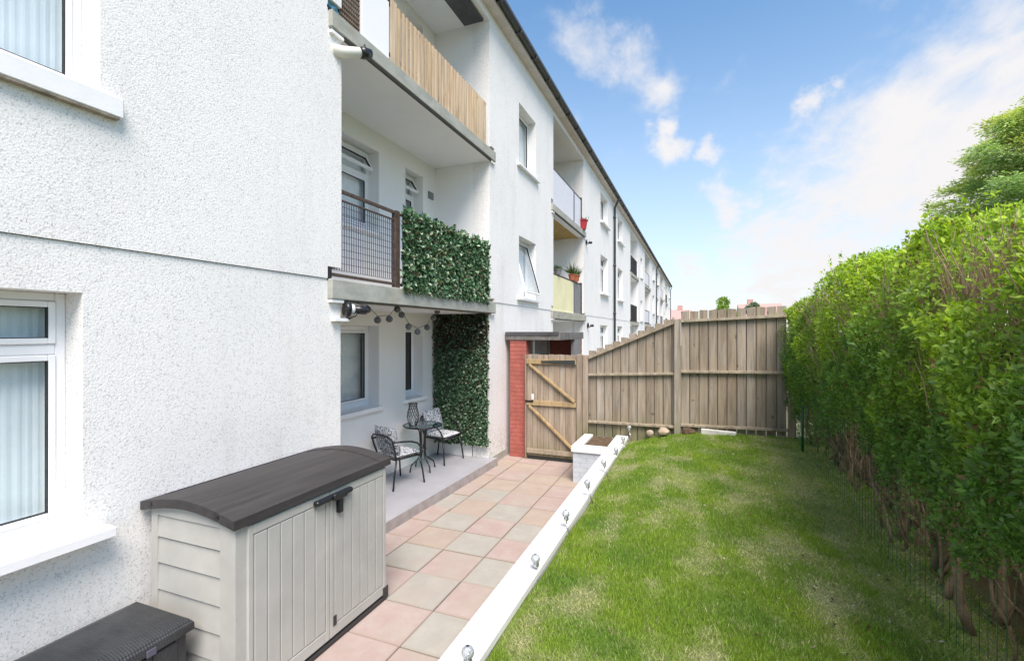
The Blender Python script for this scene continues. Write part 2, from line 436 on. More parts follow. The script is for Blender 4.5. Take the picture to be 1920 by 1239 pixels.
# ------------------------------------------------------------------ mesh helpers
def wloc(p):
    w = Vector((0, 0, 0))
    while p is not None:
        w += p.location; p = p.parent
    return w
class MB:
    def __init__(s): s.v = []; s.f = []; s.m = []; s.cur = 0
    def quad(s, a, b, c, d):
        i = len(s.v); s.v += [tuple(a), tuple(b), tuple(c), tuple(d)]; s.f.append((i, i+1, i+2, i+3)); s.m.append(s.cur); return s
    def box(s, x0, x1, y0, y1, z0, z1):
        if x0 > x1: x0, x1 = x1, x0
        if y0 > y1: y0, y1 = y1, y0
        if z0 > z1: z0, z1 = z1, z0
        i = len(s.v)
        s.v += [(x0,y0,z0),(x1,y0,z0),(x1,y1,z0),(x0,y1,z0),(x0,y0,z1),(x1,y0,z1),(x1,y1,z1),(x0,y1,z1)]
        for q in ((0,3,2,1),(4,5,6,7),(0,1,5,4),(1,2,6,5),(2,3,7,6),(3,0,4,7)):
            s.f.append(tuple(i+k for k in q)); s.m.append(s.cur)
        return s
    def obox(s, mat, sx, sy, sz):
        i = len(s.v)
        for z in (-.5, .5):
            for x, y in ((-.5,-.5),(.5,-.5),(.5,.5),(-.5,.5)):
                s.v.append(tuple(mat @ Vector((x*sx, y*sy, z*sz))))
        for q in ((0,3,2,1),(4,5,6,7),(0,1,5,4),(1,2,6,5),(2,3,7,6),(3,0,4,7)):
            s.f.append(tuple(i+k for k in q)); s.m.append(s.cur)
        return s
    def beam(s, a, b, w, d, up=(0, 0, 1)):
        a = Vector(a); b = Vector(b); z = (b-a); L = z.length; z.normalize()
        u = Vector(up)
        if abs(z.dot(u)) > .98: u = Vector((1, 0, 0))
        x = u.cross(z).normalized(); y = z.cross(x)
        m = Matrix.Translation((a+b)/2) @ Matrix((x, y, z)).transposed().to_4x4()
        return s.obox(m, w, d, L)
    def tube(s, path, r, seg=8, cap=True):
        P = [Vector(p) for p in path]; n = len(P)
        rs = r if isinstance(r, (list, tuple)) else [r]*n
        i0 = len(s.v); prev = None
        for k in range(n):
            t = (P[min(k+1, n-1)] - P[max(k-1, 0)]).normalized()
            if prev is None:
                u = Vector((0, 0, 1)) if abs(t.z) < .9 else Vector((1, 0, 0))
                x = t.cross(u).normalized()
            else:
                x = (prev - t*prev.dot(t)).normalized()
            prev = x; y = t.cross(x)
            for j in range(seg):
                a = 2*math.pi*j/seg
                s.v.append(tuple(P[k] + (x*math.cos(a) + y*math.sin(a))*rs[k]))
        for k in range(n-1):
            for j in range(seg):
                a = i0+k*seg+j; b = i0+k*seg+(j+1) % seg
                s.f.append((a, b, b+seg, a+seg)); s.m.append(s.cur)
        if cap:
            s.f.append(tuple(i0+j for j in reversed(range(seg)))); s.m.append(s.cur)
            s.f.append(tuple(i0+(n-1)*seg+j for j in range(seg))); s.m.append(s.cur)
        return s
    def lathe(s, c, prof, seg=16):
        c = Vector(c); i0 = len(s.v)
        for r, z in prof:
            for j in range(seg):
                a = 2*math.pi*j/seg
                s.v.append((c.x+r*math.cos(a), c.y+r*math.sin(a), c.z+z))
        for k in range(len(prof)-1):
            for j in range(seg):
                a = i0+k*seg+j; b = i0+k*seg+(j+1) % seg
                s.f.append((a, b, b+seg, a+seg)); s.m.append(s.cur)
        return s
    def ball(s, c, r, seg=14, rings=9, sq=1.0):
        prof = [(max(1e-4, r*math.sin(math.pi*k/rings)), -r*sq*math.cos(math.pi*k/rings)) for k in range(rings+1)]
        return s.lathe(c, prof, seg)
    def build(s, name, mat, parent=None, smooth=False, bevel=0.0, seg=1, stuff=None):
        w = wloc(parent)
        me = bpy.data.meshes.new(name)
        me.from_pydata([(a-w.x, b-w.y, c-w.z) for a, b, c in s.v], [], s.f)
        mats = mat if isinstance(mat, (list, tuple)) else [mat]
        for mm in mats: me.materials.append(M[mm] if isinstance(mm, str) else mm)
        me.polygons.foreach_set('material_index', s.m)
        if smooth: me.polygons.foreach_set('use_smooth', [True]*len(me.polygons))
        if bevel:
            bm = bmesh.new(); bm.from_mesh(me)
            es = [e for e in bm.edges if len(e.link_faces) == 2 and e.calc_face_angle(0) > .5]
            bmesh.ops.bevel(bm, geom=es, offset=bevel, segments=seg, affect='EDGES', clamp_overlap=True)
            bm.to_mesh(me); bm.free()
        me.update()
        o = bpy.data.objects.new(name, me)
        COL.objects.link(o)
        if parent: o.parent = parent
        if stuff: o['kind'] = 'stuff'
        return o
def tag(o, label, cat, group=None):
    o['label'] = label; o['category'] = cat
    if group: o['group'] = group
    return o
def thing(name, label, cat, loc=(0, 0, 0), group=None):
    o = bpy.data.objects.new(name, None); COL.objects.link(o)
    o.location = loc; o.empty_display_size = .2
    return tag(o, label, cat, group)
def struct(o): o['kind'] = 'structure'; return o
def copy_tree(o, parent=None):
    c = o.copy(); COL.objects.link(c); c.parent = parent
    for ch in list(o.children): copy_tree(ch, c)
    return c

def leaves(name, pos, axis, nrm, L, W, col, mat, parent=None, stuff=True, blade=False):
    """many small folded leaves in one mesh, colour per leaf in attribute col"""
    n = len(pos)
    axis = axis/np.linalg.norm(axis, axis=1, keepdims=True)
    side = np.cross(axis, nrm); side /= (np.linalg.norm(side, axis=1, keepdims=True)+1e-9)
    up = np.cross(side, axis)
    L = L[:, None]; W = W[:, None]
    if blade:
        v = np.stack([pos - side*W*.5, pos + side*W*.5, pos + axis*L], 1)
        tri = np.array([[0, 1, 2]])
    else:
        mid = pos + axis*L*.45
        v = np.stack([pos, mid - side*W*.5 + up*W*.22, pos + axis*L, mid + side*W*.5 + up*W*.22], 1)
        tri = np.array([[0, 1, 2], [0, 2, 3]])
    k = v.shape[1]
    w = wloc(parent)
    v = v.reshape(-1, 3) - np.array(w)
    f = (np.arange(n)[:, None, None]*k + tri[None]).reshape(-1)
    me = bpy.data.meshes.new(name)
    nf = n*len(tri)
    me.vertices.add(len(v)); me.vertices.foreach_set('co', v.astype(np.float32).ravel())
    me.loops.add(nf*3); me.loops.foreach_set('vertex_index', f.astype(np.int32))
    me.polygons.add(nf); me.polygons.foreach_set('loop_start', np.arange(nf, dtype=np.int32)*3)
    me.update(calc_edges=True)
    at = me.attributes.new('col', 'FLOAT_COLOR', 'POINT')
    c4 = np.ones((n, k, 4), np.float32); c4[:, :, :3] = col[:, None, :]
    at.data.foreach_set('color', c4.ravel())
    me.materials.append(M[mat])
    o = bpy.data.objects.new(name, me); COL.objects.link(o)
    if parent: o.parent = parent
    if stuff: o['kind'] = 'stuff'
    return o
def rnd_unit(n):
    a = RNG.normal(size=(n, 3)); return a/np.linalg.norm(a, axis=1, keepdims=True)
def vnoise(p, scale, seed=0):
    """cheap smooth noise from sines, 0..1"""
    r = np.random.default_rng(seed); s = 0
    for k in range(7):
        w = r.normal(size=p.shape[1])*scale*(1+.35*k); s = s + np.sin(p @ w + r.uniform(0, 6.28))/(1+.25*k)
    return .5 + s/6.5

# ------------------------------------------------------------------ setting: ground, paving, lawn
XF = -3.33                                     # facade plane
g = MB(); g.quad((-900, -900, -.04), (900, -900, -.04), (900, 900, -.04), (-900, 900, -.04))
struct(g.build('ground', 'ground'))

def lawn_h(x, y):
    x = np.asarray(x, float); y = np.asarray(y, float)
    sm = lambda t: np.clip(t, 0, 1)**2*(3-2*np.clip(t, 0, 1))
    yy = np.clip(y/8.0, 0, 1)
    h = .49 + .05*sm((x+1.09)/.4) + .11*yy*sm((x+1.09)/.9) + .09*np.clip((x+1.09)/2.3, 0, 1.4)*yy
    return h + .012*np.sin(x*3.1+y*1.7) + .010*np.sin(y*4.3-x*2.2)
def lawn_patch(p):
    """0 lush .. 1 dry, mossy thatch"""
    a = vnoise(p*np.array([1.0, .9]), 2.6, 3)*.55 + vnoise(p, 7.5, 5)*.35 + vnoise(p, 17, 9)*.25
    edge = np.clip((p[:, 0] - .75 + .25*np.sin(p[:, 1]*1.3))/.45, 0, 1)
    return np.clip((a-.54)*2.1, 0, .8)*(1-edge) + edge*np.clip(.10+a*.75, 0, .75)
def grass_col(p):
    d = lawn_patch(p)[:, None]
    lush = np.array([.28, .40, .045]); lush2 = np.array([.165, .29, .045]); dry = np.array([.54, .51, .31]); dk = np.array([.33, .39, .16])
    m = vnoise(p, 3.6, 8)[:, None]
    c = lush*m + lush2*(1-m)
    dd = dry*(.5+.5*m) + dk*(.5-.5*m)
    return c*(1-d) + dd*d
nx, ny = 90, 200
X = np.linspace(-1.09, 6.0, nx); Y = np.linspace(-5.0, 8.12, ny)
gx, gy = np.meshgrid(X, Y, indexing='ij')
gz = lawn_h(gx, gy) - .012
co = np.stack([gx, gy, gz], -1).reshape(-1, 3)
fc = [(i*ny+j, (i+1)*ny+j, (i+1)*ny+j+1, i*ny+j+1) for i in range(nx-1) for j in range(ny-1)]
me = bpy.data.meshes.new('lawn'); me.from_pydata(co.tolist(), [], fc)
at = me.attributes.new('col', 'FLOAT_COLOR', 'POINT')
cc = np.ones((len(co), 4), np.float32); cc[:, :3] = grass_col(co[:, :2])*.75
dirt = np.clip((co[:, 0]-1.45)/.3, 0, 1)[:, None]
cc[:, :3] = cc[:, :3]*(1-dirt) + np.array([.12, .09, .055])*dirt
at.data.foreach_set('color', cc.ravel()); me.materials.append(M['lawn'])
me.polygons.foreach_set('use_smooth', [True]*len(me.polygons))
o = bpy.data.objects.new('lawn', me); COL.objects.link(o); struct(o)
# raised bank behind the fence and hedge
b = MB(); b.box(-1.0, 60, 8.2, 40, -.03, .42); b.box(6.0, 60, -6, 8.2, -.03, .55)
struct(b.build('garden_bank', 'ground'))

def grass():
    pts = []
    def scat(n, x0, x1, y0, y1):
        return np.stack([RNG.uniform(x0, x1, n), RNG.uniform(y0, y1, n)], 1)
    pts.append(scat(66000, -1.06, 1.35, 1.6, 3.2))
    pts.append(scat(62000, -1.06, 1.35, 3.2, 5.2))
    pts.append(scat(52000, -1.06, 1.35, 5.2, 8.05))
    pts.append(scat(9000, -1.06, 1.35, .3, 1.6))
    pts.append(np.stack([1.62-RNG.uniform(0, 1, 26000)**1.2*.75, RNG.uniform(1.2, 8.05, 26000)], 1))
    p = np.concatenate(pts); d = lawn_patch(p)
    keep = RNG.uniform(size=len(p)) > d*.35
    p = p[keep]; d = d[keep]; n = len(p)
    z = lawn_h(p[:, 0], p[:, 1])
    tall = .6*vnoise(p, 5.0, 21)+.55*np.clip(vnoise(p, 19.0, 23)*2.4-1.0, 0, 1)
    edge = np.clip((p[:, 0] - .98)/.3, 0, 1)
    wall = np.clip((-.96 - p[:, 0])/.10, 0, 1)
    L = (.018 + .022*RNG.uniform(size=n))*(1-.35*d)*(.65+.8*tall)*(1+1.3*edge*RNG.uniform(size=n))*(1+.5*wall)
    flat = .55 + .9*d
    ax = rnd_unit(n)*flat[:, None]; ax[:, 2] = 1.0 - .55*d
    pos = np.stack([p[:, 0], p[:, 1], z-.014], 1)
    col = grass_col(p)*RNG.uniform(.65, 1.35, (n, 1))
    st = RNG.uniform(size=n) < (.06 + .45*d)
    col[st] = np.array([.52, .49, .29])*RNG.uniform(.6, 1.25, (st.sum(), 1))
    lush_edge = edge*(RNG.uniform(size=n) > .5)
    col = col*(1-lush_edge[:, None]) + np.array([.17, .32, .045])*lush_edge[:, None]
    W = RNG.uniform(.0028, .0055, n)*(1+.25*p[:, 1]/4)
    return leaves('grass', pos, ax, rnd_unit(n), L, W, col, 'grassm', blade=True)
go = grass(); go['label'] = 'short patchy green lawn grass with dry straw coloured spots'; go['category'] = 'grass'
# fallen leaves and bits on the lawn by the hedge
n = 420
p = np.stack([RNG.uniform(.5, 1.5, n)-RNG.exponential(.15, n), RNG.uniform(1.4, 8, n)], 1)
pos = np.stack([p[:, 0], p[:, 1], lawn_h(p[:, 0], p[:, 1])+.012], 1)
ax = rnd_unit(n); ax[:, 2] *= .2
nr = np.tile([0, 0, 1.], (n, 1)) + .3*rnd_unit(n)
cols = np.array([[.22, .12, .06], [.34, .30, .20], [.10, .06, .04], [.45, .42, .34]])[RNG.integers(0, 4, n)]
lo = leaves('leaf_litter', pos, ax, nr, RNG.uniform(.015, .04, n), RNG.uniform(.01, .022, n), cols, 'grassm')
lo['label'] = 'scattered dry fallen leaves on the thin grass beside the hedge'; lo['category'] = 'leaf litter'

# paving bed and slabs
pave = MB().box(XF-.2, -1.25, -3, 8.3, -.035, -.012).build('patio', 'joint'); struct(pave)
xs = [-3.36, -2.985, -2.51, -2.035, -1.56, -1.285]
ys = [-1.40, -.92, -.43, .05, .53, 1.01, 1.49, 1.97, 2.45, 2.93, 3.40, 3.90, 4.40, 4.87, 5.34, 5.85, 6.34, 6.83, 7.32, 7.80, 8.28]
KN = {(0,10):'p',(0,11):'p',(0,12):'p',(0,13):'g',(0,14):'p',(0,15):'p',(0,16):'p',(0,17):'b',(0,18):'p',
      (1,9):'p',(1,10):'g',(1,11):'b',(1,12):'g',(1,13):'b',(1,14):'g',(1,15):'b',(1,16):'p',(1,17):'b',(1,18):'p',
      (2,8):'p',(2,9):'g',(2,10):'p',(2,11):'g',(2,12):'p',(2,13):'g',(2,14):'p',(2,15):'g',(2,16):'b',(2,17):'b',(2,18):'p',
      (3,8):'g',(3,9):'p',(3,10):'g',(3,11):'p',(3,12):'g',(3,13):'b',(3,14):'p',(3,15):'p',(3,16):'b',(3,17):'p',(3,18):'b',
      (4,10):'p',(4,12):'b',(4,13):'p',(4,14):'b',(4,15):'p'}
for i in range(len(xs)-1):
    for j in range(len(ys)-1):
        k = KN.get((i, j-1)) or random.choice('ppgb')
        if j > 15 and random.random() < .4: k = random.choice('pbb')
        x0, x1, y0, y1 = xs[i]+.005, xs[i+1]-.005, ys[j]+.005, ys[j+1]-.005
        if i == 0: y0 += .12; y1 += .12
        e = lambda: random.uniform(-.003, .003)
        zt = random.uniform(-.004, .004)
        m = MB(); m.box(x0+e(), x1+e(), y0+e(), y1+e(), -.03, zt)
        ob = m.build('paving_slab', {'p': 'tile_pink', 'g': 'tile_grey', 'b': 'tile_buff'}[k], pave, bevel=.004)

# ------------------------------------------------------------------ the long white apartment building
bld = thing('apartment_building', 'long white roughcast three storey block of flats with recessed balconies', 'building', (XF, 0, 0))
bld.location = (0, 0, 0)
DEPTH = .22
def wall_holes(mb, x, y0, y1, z0, z1, holes, depth, flip=1):
    """wall in plane x facing +x with rectangular holes and reveals"""
    Ys = sorted({y0, y1, *[min(max(h[k], y0), y1) for h in holes for k in (0, 1)]})
    Zs = sorted({z0, z1, *[min(max(h[k], z0), z1) for h in holes for k in (2, 3)]})
    def solid(i, j):
        if i < 0 or j < 0 or i >= len(Ys)-1 or j >= len(Zs)-1: return None
        cy, cz = (Ys[i]+Ys[i+1])/2, (Zs[j]+Zs[j+1])/2
        return not any(h[0] < cy < h[1] and h[2] < cz < h[3] for h in holes)
    for i in range(len(Ys)-1):
        for j in range(len(Zs)-1):
            a, b_, c, d = Ys[i], Ys[i+1], Zs[j], Zs[j+1]
            if solid(i, j):
                mb.quad((x, a, c), (x, b_, c), (x, b_, d), (x, a, d))
            else:
                X2 = x-depth
                if solid(i-1, j): mb.quad((x, a, c), (x, a, d), (X2, a, d), (X2, a, c))
                if solid(i+1, j): mb.quad((x, b_, c), (X2, b_, c), (X2, b_, d), (x, b_, d))
                if solid(i, j-1): mb.quad((x, a, c), (X2, a, c), (X2, b_, c), (x, b_, c))
                if solid(i, j+1): mb.quad((x, a, d), (x, b_, d), (X2, b_, d), (X2, a, d))

def curtain(mb, x, y0, y1, z0, z1, amp=.0018, pitch=.045):
    n = max(4, int((y1-y0)/pitch*4)); pr = None
    for k in range(n+1):
        y = y0+(y1-y0)*k/n; xx = x+amp*math.sin(2*math.pi*k/4+.6*math.sin(k*.37))
        cur = ((xx, y, z0), (xx, y, z1))
        if pr: mb.quad(pr[0], cur[0], cur[1], pr[1])
        pr = cur
def window(par, x, y0, y1, z0, z1, transom=None, cur='full', open_vent=False, fw=.055, glass='glass', mullion=None, sill=(.09, .12, .07), label=None, tilt=False):
    """uPVC window: frame > pane, sash, curtain, sill"""
    xf = x-DEPTH+.04
    fr = MB()
    fr.box(xf-.06, xf, y0, y0+fw, z0, z1); fr.box(xf-.06, xf, y1-fw, y1, z0, z1)
    fr.box(xf-.06, xf-.001, y0+fw, y1-fw, z0, z0+fw*1.3); fr.box(xf-.06, xf-.001, y0+fw, y1-fw, z1-fw, z1)
    panes = [(z0+fw*1.3, z1-fw)]
    if transom:
        fr.box(xf-.058, xf-.002, y0+fw, y1-fw, transom-fw*.6, transom+fw*.6)
        panes = [(z0+fw*1.3, transom-fw*.6), (transom+fw*.6, z1-fw)]
    cols = [(y0+fw, y1-fw)]
    if mullion:
        fr.box(xf-.058, xf-.0025, mullion-fw*.6, mullion+fw*.6, z0+fw, z1-fw)
        cols = [(y0+fw, mullion-fw*.6), (mullion+fw*.6, y1-fw)]
    f = fr.build('window', 'pvc', par, bevel=.006)
    if label: f['label'] = label
    for (a, c) in panes:
        for (l, r) in cols:
            s = .035; is_v = open_vent and a == panes[-1][0] and transom
            sa = MB(); xo = xf+.012
            def sash(mb, y_0, y_1, z_0, z_1, xx):
                mb.box(xx-.045, xx, y_0, y_0+s, z_0, z_1); mb.box(xx-.045, xx, y_1-s, y_1, z_0, z_1)
                mb.box(xx-.045, xx-.001, y_0+s, y_1-s, z_0, z_0+s); mb.box(xx-.045, xx-.001, y_0+s, y_1-s, z_1-s, z_1)
            sash(sa, l+.002, r-.002, a+.002, c-.002, xo)
            gk = MB(); e = .006
            gk.box(xo-.03, xo-.004, l+s, l+s+e, a+s, c-s); gk.box(xo-.03, xo-.004, r-s-e, r-s, a+s, c-s)
            gk.box(xo-.03, xo-.0045, l+s+e, r-s-e, a+s, a+s+e); gk.box(xo-.03, xo-.0045, l+s+e, r-s-e, c-s-e, c-s)
            pn = MB(); pn.box(xo-.024, xo-.018, l+s+e, r-s-e, a+s+e, c-s-e)
            if is_v or tilt:
                ang = R(32) if is_v else R(-9)
                piv = Vector((xo, 0, c)) if is_v else Vector((xo, 0, c))
                if tilt: ang = R(16)
                rot = Matrix.Translation(piv) @ Matrix.Rotation(-ang, 4, 'Y') @ Matrix.Translation(-piv)
                for q in (sa, gk, pn): q.v = [tuple(rot @ Vector(p)) for p in q.v]
            so = sa.build('sash', 'pvc', f, bevel=.005)
            gk.build('gasket', 'gasket', f)
            pn.build('pane', glass, f)
    if cur:
        c = MB()
        if cur == 'full': curtain(c, xf-.09, y0, y1, z0-.02, z1+.02)
        elif cur == 'half':
            curtain(c, xf-.16, y1-(y1-y0)*.42, y1, z0, z1)
        elif cur == 'blind':
            c.box(xf-.15, xf-.145, y0, y1, z0+(z1-z0)*.55, z1)
        c.build('curtain', 'curtain', f)
    if sill:
        ext, pro, th = sill
        sm = MB()
        zt = z0+.004
        sm.v += [(x-DEPTH+.04, y0-0.0, zt+.012), (x-DEPTH+.04, y1, zt+.012), (x, y1, zt), (x, y0, zt)]
        i = len(sm.v)-4; sm.f.append((i, i+3, i+2, i+1)); sm.m.append(0)
        sm.box(x-.01, x+pro, y0-ext, y1+ext, z0-th, z0)
        so = sm.build('sill', 'sill', f, bevel=.006)
    return f
def room(mb, x, y0, y1, z0, z1, d=1.4):
    x1 = x-DEPTH; x0 = x1-d; e = .25
    mb.quad((x0, y0-e, z0-e), (x0, y1+e, z0-e), (x0, y1+e, z1+e), (x0, y0-e, z1+e))
    mb.quad((x0, y0-e, z0-e), (x0, y0-e, z1+e), (x1, y0-e, z1+e), (x1, y0-e, z0-e))
    mb.quad((x0, y1+e, z0-e), (x1, y1+e, z0-e), (x1, y1+e, z1+e), (x0, y1+e, z1+e))
    mb.quad((x0, y0-e, z0-e), (x1, y0-e, z0-e), (x1, y1+e, z0-e), (x0, y1+e, z0-e))
    mb.quad((x0, y0-e, z1+e), (x0, y1+e, z1+e), (x1, y1+e, z1+e), (x1, y0-e, z1+e))

UNITS = [(-11.8, -1), (9.4, 1), (30.6, -1), (51.8, 1)]
HALF = 10.6
WTOP = 7.76
RT = 7.62          # top of the recess openings
SLABS = [(2.60, 2.81), (5.21, 5.41)]
XB = -4.39         # back wall of recesses
recs = []
for (c, sgn) in UNITS:
    def iv(a, b): return (c+a, c+b) if sgn > 0 else (c-b, c-a)
    ra, rb = iv(-5.6, -1.98), iv(1.85, 5.15)
    wa, wb = iv(-9.2, -7.74), iv(7.9, 9.36)
    stair = iv(-.55, .50)
    y0, y1 = c-HALF, c+HALF
    zw = [(1.15, 2.525), (3.72, 5.12), (6.33, 7.40)]
    holes = []
    for r_ in (ra, rb):
        holes.append((r_[0], r_[1], -.05, RT))
        for (s0, s1) in SLABS:
            holes.append((r_[0]-.19, r_[0], s1-.02, s1+.12)); holes.append((r_[1], r_[1]+.16, s1-.02, s1+.05))
    for w_ in (wa, wb):
        for k, (a, b_) in enumerate(zw):
            off = -.085 if (k == 0 and w_ is wa and False) else 0
            if c == 9.4 and w_ is wa and k > 0: holes.append((w_[0]+.08, w_[1]+.08, a, b_))
            else: holes.append((w_[0], w_[1], a, b_))
    holes.append((*stair, 2.97, 4.21)); holes.append((*stair, 5.62, 6.86))
    lower = [h for h in holes if h[2] < 2.80]; upper = [h for h in holes if h[3] > 2.83]
    vis = c > 0
    wl = MB(); wall_holes(wl, XF-.012, y0, y1, 0.0, 2.8065, lower, DEPTH+.1)
    wl.quad((XF-.012, y0, 2.8065), (XF-.012, y1, 2.8065), (XF-.03, y1, 2.8065), (XF-.03, y0, 2.8065))
    wl.build('wall', 'roughcast', bld)
    wu = MB(); wall_holes(wu, XF, y0, y1, 2.812, WTOP+.05, upper, DEPTH+.1)
    wu.quad((XF, y0, 2.812), (XF-.03, y0, 2.812), (XF-.03, y1, 2.812), (XF, y1, 2.812))
    wu.build('wall', 'roughcast', bld)
    gr = MB(); ys_ = [y0, ra[0], ra[1], rb[0], rb[1], y1]
    for k in (0, 2, 4):
        near_ = c == 9.4 and k == 0; gr = MB()
        if not near_: gr.quad((XF-.0115, ys_[k], 2.80), (XF-.0115, ys_[k+1], 2.80), (XF-.0115, ys_[k+1], 2.82), (XF-.0115, ys_[k], 2.82))
        else: gr.quad((XF-.028, ys_[k], 2.80), (XF-.028, ys_[k+1], 2.80), (XF-.028, ys_[k+1], 2.82), (XF-.028, ys_[k], 2.82))
        gr.build('wall_joint', 'conc' if near_ else 'roughcast', bld)
    rm = MB()
    for w_ in (wa, wb):
        for k, (a, b_) in enumerate(zw):
            sh = .08 if (c == 9.4 and w_ is wa and k > 0) else 0
            near = c == 9.4 and w_ is wa
            if near:
                window(bld, XF, w_[0]+sh, w_[1]+sh, a, b_, transom=(2.195 if k == 0 else a+1.05), cur='full', fw=.05,
                       sill=(.10, .13 if k == 0 else .05, .06 if k == 0 else .12), mullion=w_[0]+sh+.5,
                       label='large white framed window with pale pleated curtain, ' + ('ground floor nearest the camera' if k == 0 else 'upper floor nearest the camera'))
            else:
                window(bld, XF, w_[0], w_[1], a, b_, transom=b_-.35 if k != 2 else None, cur='full')
            room(rm, XF, w_[0]+sh, w_[1]+sh, a, b_)
    for k, (a, b_) in enumerate([(2.97, 4.21), (5.62, 6.86)]):
        window(bld, XF, stair[0], stair[1], a, b_, cur='full', tilt=(c == 9.4 and k == 0), sill=(.12, .07, .05))
        room(rm, XF, stair[0], stair[1], a, b_)
    for side, r_ in (('a', ra), ('b', rb)):
        recs.append((c, side, r_))
        iw = MB(); bh = []
        for k in range(3):
            dz = 2.56*k
            bh.append((r_[0]+.75, r_[0]+2.0, 1.20+dz, 2.38+dz)); bh.append((r_[0]+2.68, r_[0]+3.20, 1.20+dz, 2.38+dz))
        wall_holes(iw, XB, r_[0], r_[1], 0, RT, bh, DEPTH)
        x1 = XF-.0
        for yy, d in ((r_[0], 1), (r_[1], -1)):
            q = [(XB, yy, 0), (XF-DEPTH-.1, yy, 0), (XF-DEPTH-.1, yy, RT), (XB, yy, RT)]
            iw.quad(*(q if d < 0 else q[::-1]))
        iw.build('recess_wall', 'smooth', bld)
        cg = MB().box(XB-.1, XF-.004, r_[0]-.1, r_[1]+.1, RT-.003, RT+.1); cg.build('recess_ceiling', 'soffit', bld)
        # notch backings
        nb = MB()
        for (s0, s1) in SLABS:
            nb.box(XF-.20, XF-.17, r_[0]-.3, r_[0]-.002, s1-.1, s1+.2); nb.box(XF-.09, XF-.06, r_[1]+.002, r_[1]+.3, s1-.1, s1+.1)
        nb.build('notch_back', 'smooth', bld)
        for k in range(3):
            dz = 2.56*k
            big = (r_[0]+.75, r_[0]+2.0); sm_ = (r_[0]+2.68, r_[0]+3.20)
            ov = (c == 9.4 and side == 'a' and k == 1)
            z0, z1 = 1.20+dz, 2.38+dz
            ck = 'half' if k == 0 else 'full' if k == 1 else 'blind'
            window(bld, XB, big[0], big[1], z0, z1, transom=z1-.36 if k else None, cur=ck, open_vent=ov, fw=.07, sill=(.06, .05, .06),
                   glass='glass', label=None)
            window(bld, XB, sm_[0], sm_[1], z0, z1, transom=z1-.36 if k else None, cur=None if k == 0 else 'full', open_vent=ov, fw=.06, sill=(.06, .05, .06),
                   glass='glass_green' if k == 0 else 'glass')
            room(rm, XB, big[0], big[1], z0, z1, .9); room(rm, XB, sm_[0], sm_[1], z0, z1, .9)
        for k, (s0, s1) in enumerate(SLABS):
            ch = 'conc_moss' if (side == 'b' or c > 20) and k == 0 else 'conc'
            sb = MB(); sb.box(XF-.16, XF+.045, r_[0]-.18, r_[1]+.17, s0+(.030 if k == 1 else .012), s1)
            if k == 1: MB().box(XF-.16, XF+.011, r_[0]+.002, r_[1]-.002, s0-.001, s0+.0295).build('slab_underside', 'soffit', bld)
            sb.build('balcony_slab', ch, bld, bevel=.008)
            inn = MB(); inn.box(XB-.05, XF-.161, r_[0]-.02, r_[1]+.02, s0, s1-.005)
            inn.build('balcony_soffit', 'timber_soffit' if (side == 'b' and k == 1 and c == 9.4) else 'soffit', bld)
            dr = MB(); dr.box(XF+.012, XF+.036, r_[0]+.002, r_[1]-.002, s0-.004, s0+(.029 if k == 1 else .011))
            dr.build('edge_strip', 'dark_strip', bld)  # dark brown strip along the bottom edge of the slab front
            nr = MB()
            nr.box(XF-.16, XF+.035, r_[0]-.17, r_[0]-.003, s0-.018, s0+.010); nr.box(XF-.16, XF+.035, r_[1]+.003, r_[1]+.15, s0-.018, s0+.010)
            nr.build('slab_bearing', 'sill', bld)
            lg = MB(); lg.box(XF-.05, XF+.03, r_[1]+.01, r_[1]+.13, s1+.03, s1+.055); lg.build('slab_ledge', 'dirty_edge', bld)
        if not (c == 9.4 and side == 'a'):
            MB().box(XB-.05, XF+.0, r_[0]-.0, r_[1], -.02, .12).build('recess_floor', 'floor_paint', bld)
    rm.build('interior', 'room', bld)
    # downpipe, eaves
    if c > 0:
        dp = MB(); yb = y1
        dp.tube([(XF+.22, yb, 7.74), (XF+.16, yb, 7.62), (XF+.075, yb, 7.45), (XF+.07, yb, 0)], .045, 10)
        for z in (1, 3, 5, 7): dp.tube([(XF+.07, yb, z), (XF+.07, yb, z+.09)], .06, 10)
        dp.build('downpipe', 'gutter', bld, smooth=True)
    ev = MB(); ev.box(XF-.1, XF+.17, y0, y1-.001, WTOP, WTOP+.05); ev.build('eaves_soffit', 'fascia', bld)
    fs = MB(); fs.box(XF+.145, XF+.168, y0, y1-.001, WTOP+.052, WTOP+.17); fs.build('fascia_board', 'fascia', bld)
    gt = MB(); gp = [(XF+.225+.055*math.cos(a), WTOP+.12+.065*math.sin(a)) for a in [math.pi*(1+k/6) for k in range(7)]]
    for k in range(6): gt.quad((gp[k][0], y0, gp[k][1]), (gp[k+1][0], y0, gp[k+1][1]), (gp[k+1][0], y1, gp[k+1][1]), (gp[k][0], y1, gp[k][1]))
    gt.box(XF+.275, XF+.288, y0, y1, WTOP+.10, WTOP+.135)
    yy = y0+.4
    while yy < y1: gt.box(XF+.165, XF+.292, yy, yy+.03, WTOP+.045, WTOP+.13); yy += .9
    gt.build('gutter', 'gutter', bld, smooth=False)
    rf = MB()
    ridge = (-8.2, 10.6)
    rf.quad((XF+.25, y0, WTOP+.17), (XF+.25, y1, WTOP+.17), (ridge[0], y1, ridge[1]), (ridge[0], y0, ridge[1]))
    rf.quad((ridge[0], y0, ridge[1]), (ridge[0], y1, ridge[1]), (-13.2, y1, WTOP+.17), (-13.2, y0, WTOP+.17))
    yy = y0
    rf.box(XF+.15, XF+.27, y0, y1, WTOP+.15, WTOP+.195)
    rf.build('roof', 'roof', bld)
ew = MB(); ye = UNITS[-1][0]+HALF; ys0 = UNITS[0][0]-HALF
